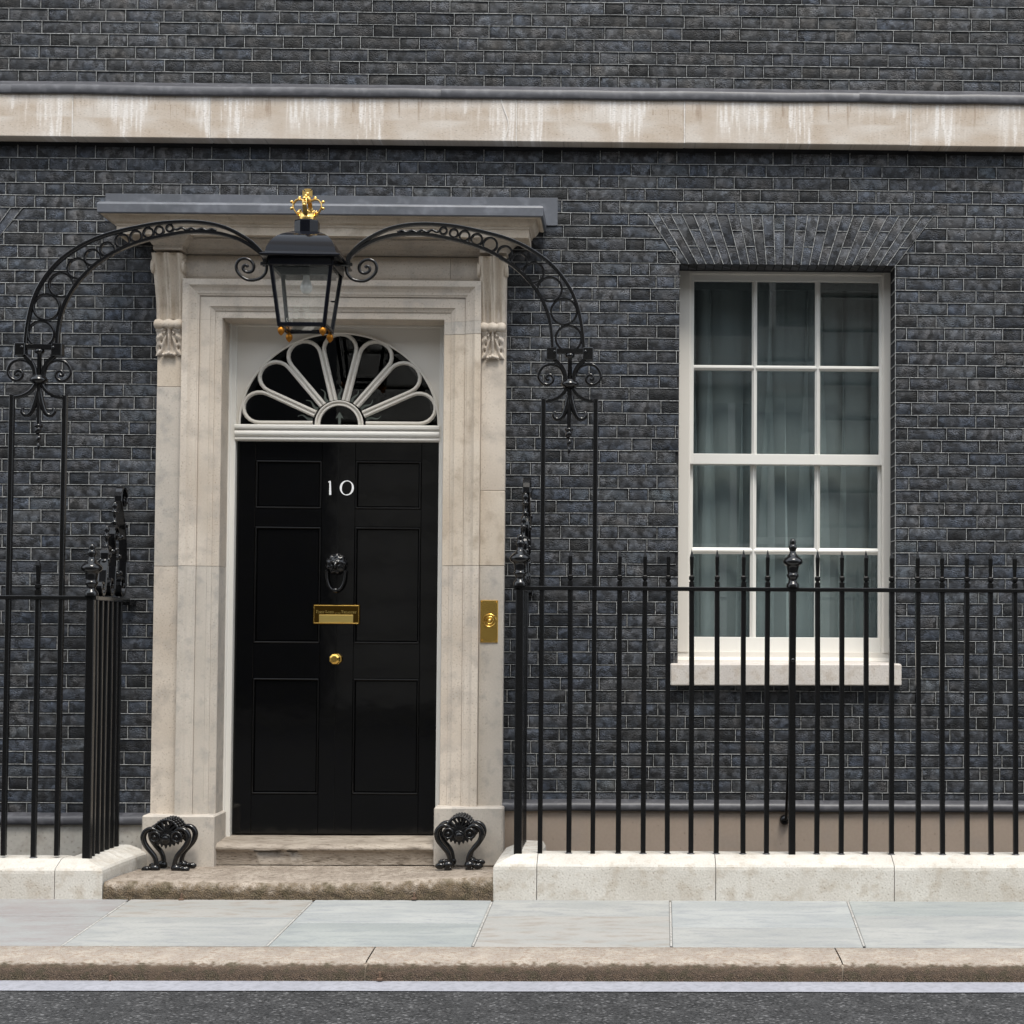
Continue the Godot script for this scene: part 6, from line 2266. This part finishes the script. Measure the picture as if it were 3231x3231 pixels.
func build_street() -> void:
	var pave := struct_node("pavement")
	var zb := 0.97
	var zk := on_pave(1600, 2987).z
	var zk2 := on_pave(1600, 3038).z
	var cols := [[-860.0, -1250.0], [-260.0, -600.0], [398.0, 194.0], [985.0, 843.0], [1552.0, 1492.0], [2115.0, 2118.0], [2675.0, 2726.0], [3260.0, 3380.0], [3820.0, 4050.0]]
	var seam := [2905.0, 2893.0, 2896.0, 2913.0, 2890.0, 2924.0, 2886.0, 2905.0]
	var kinds := [["flag", "flag"], ["flag_rose", "flag_rose"], ["flag_warm", "flag"], ["flag", "flag"], ["flag", "flag_warm"], ["flag", "flag"], ["flag", "flag"], ["flag", "flag"]]
	var py := func(z: float) -> float:
		return -0.05 * (z - 0.985)
	for i in cols.size() - 1:
		var a0 := on_pave(cols[i][0], 2845)
		var a1 := on_pave(cols[i][1], 2984)
		var b0 := on_pave(cols[i + 1][0], 2845)
		var b1 := on_pave(cols[i + 1][1], 2984)
		var zs := on_pave(1600, seam[i]).z
		var jm := begin()
		var jy := -0.0025
		sweep(jm, [Vector3(a0.x, float(py.call(a0.z)) + jy, a0.z), Vector3(a1.x, float(py.call(a1.z)) + jy, a1.z)], rectp(0.009, 0.004), Vector3.UP)
		obj("joint_mortar", jm, mats.joint_sand, pave)
		var xat := func(p: Vector3, q: Vector3, z: float) -> float:
			return lerpf(p.x, q.x, (z - p.z) / (q.z - p.z))
		for k in 2:
			var za: float = (zb if k == 0 else zs) + 0.006
			var zc: float = (zs if k == 0 else zk) - 0.006
			var g := 0.006
			var st := begin()
			var lift_ := rng.randf_range(-0.001, 0.001)
			var c := [Vector3(xat.call(a0, a1, za) + g, -0.12, za), Vector3(xat.call(b0, b1, za) - g, -0.12, za), Vector3(xat.call(b0, b1, zc) - g, -0.12, zc), Vector3(xat.call(a0, a1, zc) + g, -0.12, zc)]
			for q in 4:
				var w: Vector3 = c[q]
				c.append(Vector3(w.x, float(py.call(w.z)) + lift_, w.z))
			hexa(st, c, 0.003)
			var tone: StandardMaterial3D = mats[kinds[i][k]]
			var pick := rng.randi() % 4
			var key := "%s_%d" % [kinds[i][k], pick]
			if not mats.has(key):
				mats[key] = tone.duplicate()
				mats[key].albedo_color = [Color(1, 1, 1), Color(0.97, 0.975, 0.97), Color(0.94, 0.95, 0.945), Color(0.98, 0.97, 0.96)][pick]
				mats[key].uv1_offset = Vector3(pick * 0.37, 0, pick * 0.21)
			obj("paving_slab", st, mats[key], pave)
	var bed := begin()
	var xa := at(0, 2900, 1.5).x - 2.0
	var xb := at(3231, 2900, 1.5).x + 2.0
	quad_o(bed, Vector3(xa, float(py.call(zb)) - 0.004, zb), Vector3(xb, float(py.call(zb)) - 0.004, zb), Vector3(xb, float(py.call(zk)) - 0.004, zk), Vector3(xa, float(py.call(zk)) - 0.004, zk), Vector3.UP)
	quad_o(bed, Vector3(xa, -0.03, -0.25), Vector3(xb, -0.03, -0.25), Vector3(xb, -0.03, zb + 0.01), Vector3(xa, -0.03, zb + 0.01), Vector3.UP)
	obj("bedding_mortar", bed, mats.mortar, pave)
	# granite kerb stones
	var kx := [at(-900, 3010, zk).x, at(1154, 3040, zk2).x, at(2659, 3040, zk2).x, at(3231, 3040, zk2).x + 1.5]
	var yk: float = py.call(zk)
	var yf: float = py.call(zk2)
	var yr := at(1600, 3100, zk2 + 0.02).y
	for i in 3:
		var st := begin()
		var n := maxi(20, int((kx[i + 1] - kx[i]) * 40.0))
		var prof := [Vector2(zk + 0.003, yk - 0.1), Vector2(zk + 0.003, yk - 0.004), Vector2(zk + 0.008, yk), Vector2(lerpf(zk, zk2, 0.5), lerpf(yk, yf, 0.5) + 0.001), Vector2(zk2 - 0.03, yf + 0.002), Vector2(zk2 - 0.010, yf - 0.004), Vector2(zk2 + 0.004, yf - 0.014), Vector2(zk2 + 0.014, yf - 0.030), Vector2(zk2 + 0.018, lerpf(yf, yr, 0.6)), Vector2(zk2 + 0.018, yr - 0.06)]
		uv_fn = func(p: Vector3) -> Vector2:
			return Vector2(p.x / 1.4, 0.5 * clampf((p.z - zk) / (zk2 - zk), 0, 1) + 0.24 * clampf((yf - 0.004 - p.y) / (yf - yr), 0, 1) * (1.0 if p.z > zk + 0.02 else 0.0))
		grid(st, n, prof.size() - 1, func(s: float, j: float) -> Vector3:
			var q: Vector2 = prof[roundi(j * (prof.size() - 1))]
			var x := lerpf(kx[i] + 0.003, kx[i + 1] - 0.003, s)
			return Vector3(x, q.y + jig.get_noise_2d(x * 24.0, q.x * 50.0 + 2000.0) * 0.003, q.x + jig.get_noise_2d(x * 30.0, q.y * 80.0 + 2100.0) * (0.007 if j > 0.6 else 0.0012)), Vector3(0, 1, 1), true)
		uv_fn = null
		obj("kerb_stone", st, mats.granite, pave)
	for i in [1, 2]:
		var km := begin()
		box(km, Vector3(kx[i] - 0.006, yr - 0.05, zk + 0.01), Vector3(kx[i] + 0.006, yf - 0.010, zk2 + 0.004))
		obj("kerb_joint", km, mats.worn_stone, pave)
	# carriageway with its edge line
	var road := struct_node("road")
	var st := begin()
	var zr := zk2 - 0.01
	quad_o(st, Vector3(-60, yr, zr), Vector3(60, yr, zr), Vector3(60, yr + 0.06, 6.0), Vector3(-60, yr + 0.06, 6.0), Vector3.UP)
	quad_o(st, Vector3(-60, yr + 0.06, 6.0), Vector3(60, yr + 0.06, 6.0), Vector3(60, yr + 0.02, 17.0), Vector3(-60, yr + 0.02, 17.0), Vector3.UP)
	obj("carriageway", st, mats.asphalt, road)
	st = begin()
	var slope := 0.06 / (6.0 - zr)
	var l0 := zk2 + 0.012
	var d := at(1600, 3131, 2.6) - Vector3(0, eye, DIST)
	var tt := (yr + slope * (DIST - zr) - eye) / (d.y - slope * d.z)
	var l1 := DIST + d.z * tt
	grid(st, 600, 2, func(i: float, j: float) -> Vector3:
		var x := lerpf(-8.0, 8.0, i)
		var z := lerpf(l0, l1, j) + ((jig.get_noise_2d(x * 18.0, 2500.0) + jig.get_noise_2d(x * 60.0, 2600.0)) * 0.009 if j > 0.9 or j < 0.1 else 0.0)
		return Vector3(x, yr + slope * (z - zr) + 0.004, z), Vector3.UP)
	obj("edge_line", st, mats.line_paint, road)
	var gnd := struct_node("ground")
	st = begin()
	quad_o(st, Vector3(-200, -0.65, -200), Vector3(200, -0.65, -200), Vector3(200, -0.65, 200), Vector3(-200, -0.65, 200), Vector3.UP)
	obj("ground_sheet", st, mats.asphalt, gnd)
	# rusty pins at the foot of the step and kerb
	for q in [[347.0, 3088.0, zk2 + 0.03, "small rusty metal clip on the kerb face, far from any kerb joint", "metal clips on the kerb"], [1198.0, 3078.0, zk2 + 0.03, "small rusty metal clip on the kerb face, close beside a kerb joint", "metal clips on the kerb"], [572.0, 2828.0, 1.005, "small rusty metal clip on the doorstep face below the boot scraper near the short railing", "metal clips on the step"], [1307.0, 2825.0, 1.005, "small rusty metal clip on the doorstep face, towards the bell push", "metal clips on the step"]]:
		var p := at(q[0], q[1], q[2])
		var pin := thing("metal_clip", q[3], "clip", p, q[4])
		var m := begin()
		box(m, p + Vector3(-0.004, -0.016, -0.03), p + Vector3(0.004, 0.014, 0.002), 0.0015)
		box(m, p + Vector3(-0.013, -0.022, -0.03), p + Vector3(0.012, -0.012, 0.008), 0.002)
		obj("clip_body", m, mats.rust, pin)

# ---------------------------------------------------------------- building across the street, seen in the panes
func build_opposite() -> void:
	var t := thing("stone_building", "pale rusticated stone building across the street mirrored in the window panes", "building", Vector3(0, 0, 20.0))
	var z := 20.0
	# [pier from, pier to = opening from, opening to]; one opening is a tall carriage arch
	var bays := []
	var x := -38.0
	while x < -13.0:
		bays.append([x, x + 1.45, x + 4.75])
		x += 4.75
	bays.append([x, -12.0, -5.1])
	bays.append([-5.1, -2.7, -0.4])
	bays.append([-0.4, 0.7, 3.5])
	x = 3.5
	while x < 36.0:
		bays.append([x, x + 2.4, x + 4.75])
		x += 4.75
	for bay in bays:
		# piers of channelled courses, a tall dark window between
		var b: float = bay[0]
		var wx0: float = bay[1]
		var wx1: float = bay[2]
		var arch: bool = wx1 - wx0 > 5.0
		var st := begin()
		for k in 18:
			var y := k * 0.62
			box(st, Vector3(b, y, z), Vector3(wx0, y + 0.57, z + 0.6), 0.03)
		obj("pier", st, mats.facade, t)
		st = begin()
		for k in 18:
			var y := k * 0.62
			if (y > 5.2 and y < 6.4 and not arch) or y > 10.4 or (y < 0.6 and not arch):
				box(st, Vector3(wx0, y, z), Vector3(wx1, y + 0.57, z + 0.6), 0.03)
		obj("spandrel", st, mats.facade, t)
		for q in ([[0.0, 10.5]] if arch else [[0.62, 5.3], [6.6, 10.5]]):
			st = begin()
			box(st, Vector3(wx0, q[0], z + 0.3), Vector3(wx1, q[1], z + 0.4))
			var w := obj("window", st, mats.dark_pane, t)
			if arch:
				continue
			st = begin()
			box(st, Vector3((wx0 + wx1) / 2 - 0.06, q[0], z + 0.22), Vector3((wx0 + wx1) / 2 + 0.06, q[1], z + 0.32), 0.01)
			box(st, Vector3(wx0, (q[0] + q[1]) / 2 - 0.06, z + 0.23), Vector3(wx1, (q[0] + q[1]) / 2 + 0.06, z + 0.32), 0.01)
			st.generate_normals()
			var m := MeshInstance3D.new()
			m.name = "window_bars"
			m.mesh = st.commit()
			m.material_override = mats.white_paint
			w.add_child(m, true)
	var st2 := begin()
	box(st2, Vector3(-38, 11.1, z - 0.5), Vector3(38, 11.7, z + 0.7), 0.1)
	box(st2, Vector3(-38, -0.5, z + 0.6), Vector3(38, 12.4, z + 1.2))
	obj("cornice", st2, mats.facade, t)

# ---------------------------------------------------------------- scene
func _ready() -> void:
	rng.seed = 20
	cb = Basis.from_euler(Vector3(deg_to_rad(2.1), deg_to_rad(-1.0), 0.0054))
	var c := cb.inverse() * Vector3(0, 0, -1)
	pp = Vector2(1980.0 - F * c.x / -c.z, 1980.0 + F * c.y / -c.z)
	var cam := Camera3D.new()
	cam.name = "camera"
	add_child(cam)
	cam.transform = Transform3D(cb, Vector3(0, eye, DIST))
	var near := 0.1
	cam.set_frustum(near * 3231.0 / F, Vector2((1615.5 - pp.x) / F, (pp.y - 1615.5) / F) * near, near, 500.0)
	cam.current = true
	var env := Environment.new()
	env.background_mode = Environment.BG_SKY
	var sky := Sky.new()
	var sm := ProceduralSkyMaterial.new()
	sm.sky_top_color = Color(0.90, 0.93, 0.97)
	sm.sky_horizon_color = Color(0.74, 0.76, 0.78)
	sm.sky_curve = 0.2
	sm.ground_bottom_color = Color(0.30, 0.30, 0.30)
	sm.ground_horizon_color = Color(0.55, 0.56, 0.57)
	sm.sun_angle_max = 0.0
	sky.sky_material = sm
	env.sky = sky
	env.tonemap_mode = Environment.TONE_MAPPER_LINEAR
	env.tonemap_exposure = 2.4
	env.sdfgi_enabled = true
	env.ssao_enabled = true
	env.ssil_enabled = true
	var we := WorldEnvironment.new()
	we.name = "environment"
	we.environment = env
	add_child(we)
	var sun := DirectionalLight3D.new()
	sun.name = "sun"
	sun.light_energy = 0.5
	sun.light_angular_distance = 20.0
	sun.light_color = Color(1.0, 0.98, 0.95)
	sun.shadow_enabled = true
	add_child(sun)
	sun.look_at_from_position(Vector3(1.2, 9, 4.2), Vector3.ZERO)
	make_materials()
	build_street()
	var house := thing("brick_house", "black brick town house with stone doorway, panelled door and sash window", "house")
	build_wall(house)
	build_band(house)
	build_doorway(house)
	build_door(house)
	build_steps(house)
	build_window(house)
	build_opposite()
	var py := build_plinths()
	var xr := at(3231, 2000, RZ).x + SIDE
	var xl := at(0, 2000, RZ).x - SIDE
	build_railing("iron_railing", "black spiked iron railing in front of the tall sash window", [1797.0, 1953.0, 2032.0, 2107.0, 2181.0, 2261.0, 2345.0, 2420.0, 2578.0, 2655.0, 2731.0, 2813.0, 2896.0, 2973.0, 3051.0, 3126.0, 3203.0, 3280.0, 3357.0, 3434.0, 3511.0, 3588.0, 3665.0, 3742.0, 3819.0], [2500.0], 1634.0, 2692.0, 1849.0, xr, 1.0, 1657.0, py)
	build_railing("iron_railing", "short black iron railing with urn beside the door, away from the window", [113.0, -60.0, -140.0, -220.0, -298.0, -376.0, -453.0, -530.0, -607.0], [], 274.0, 2704.0, 1880.0, xl, -1.0, 378.0, at(171, 2706, RZ).y)
	build_overthrow(py)
	build_lantern()
	build_scraper(522.0, 2752.0, 0.40, "black cast iron boot scraper with paw feet on the doorstep, beside the short railing")
	build_scraper(1448.0, 2741.0, 0.40, "black cast iron boot scraper with paw feet on the doorstep, below the brass bell push")
	print("built")
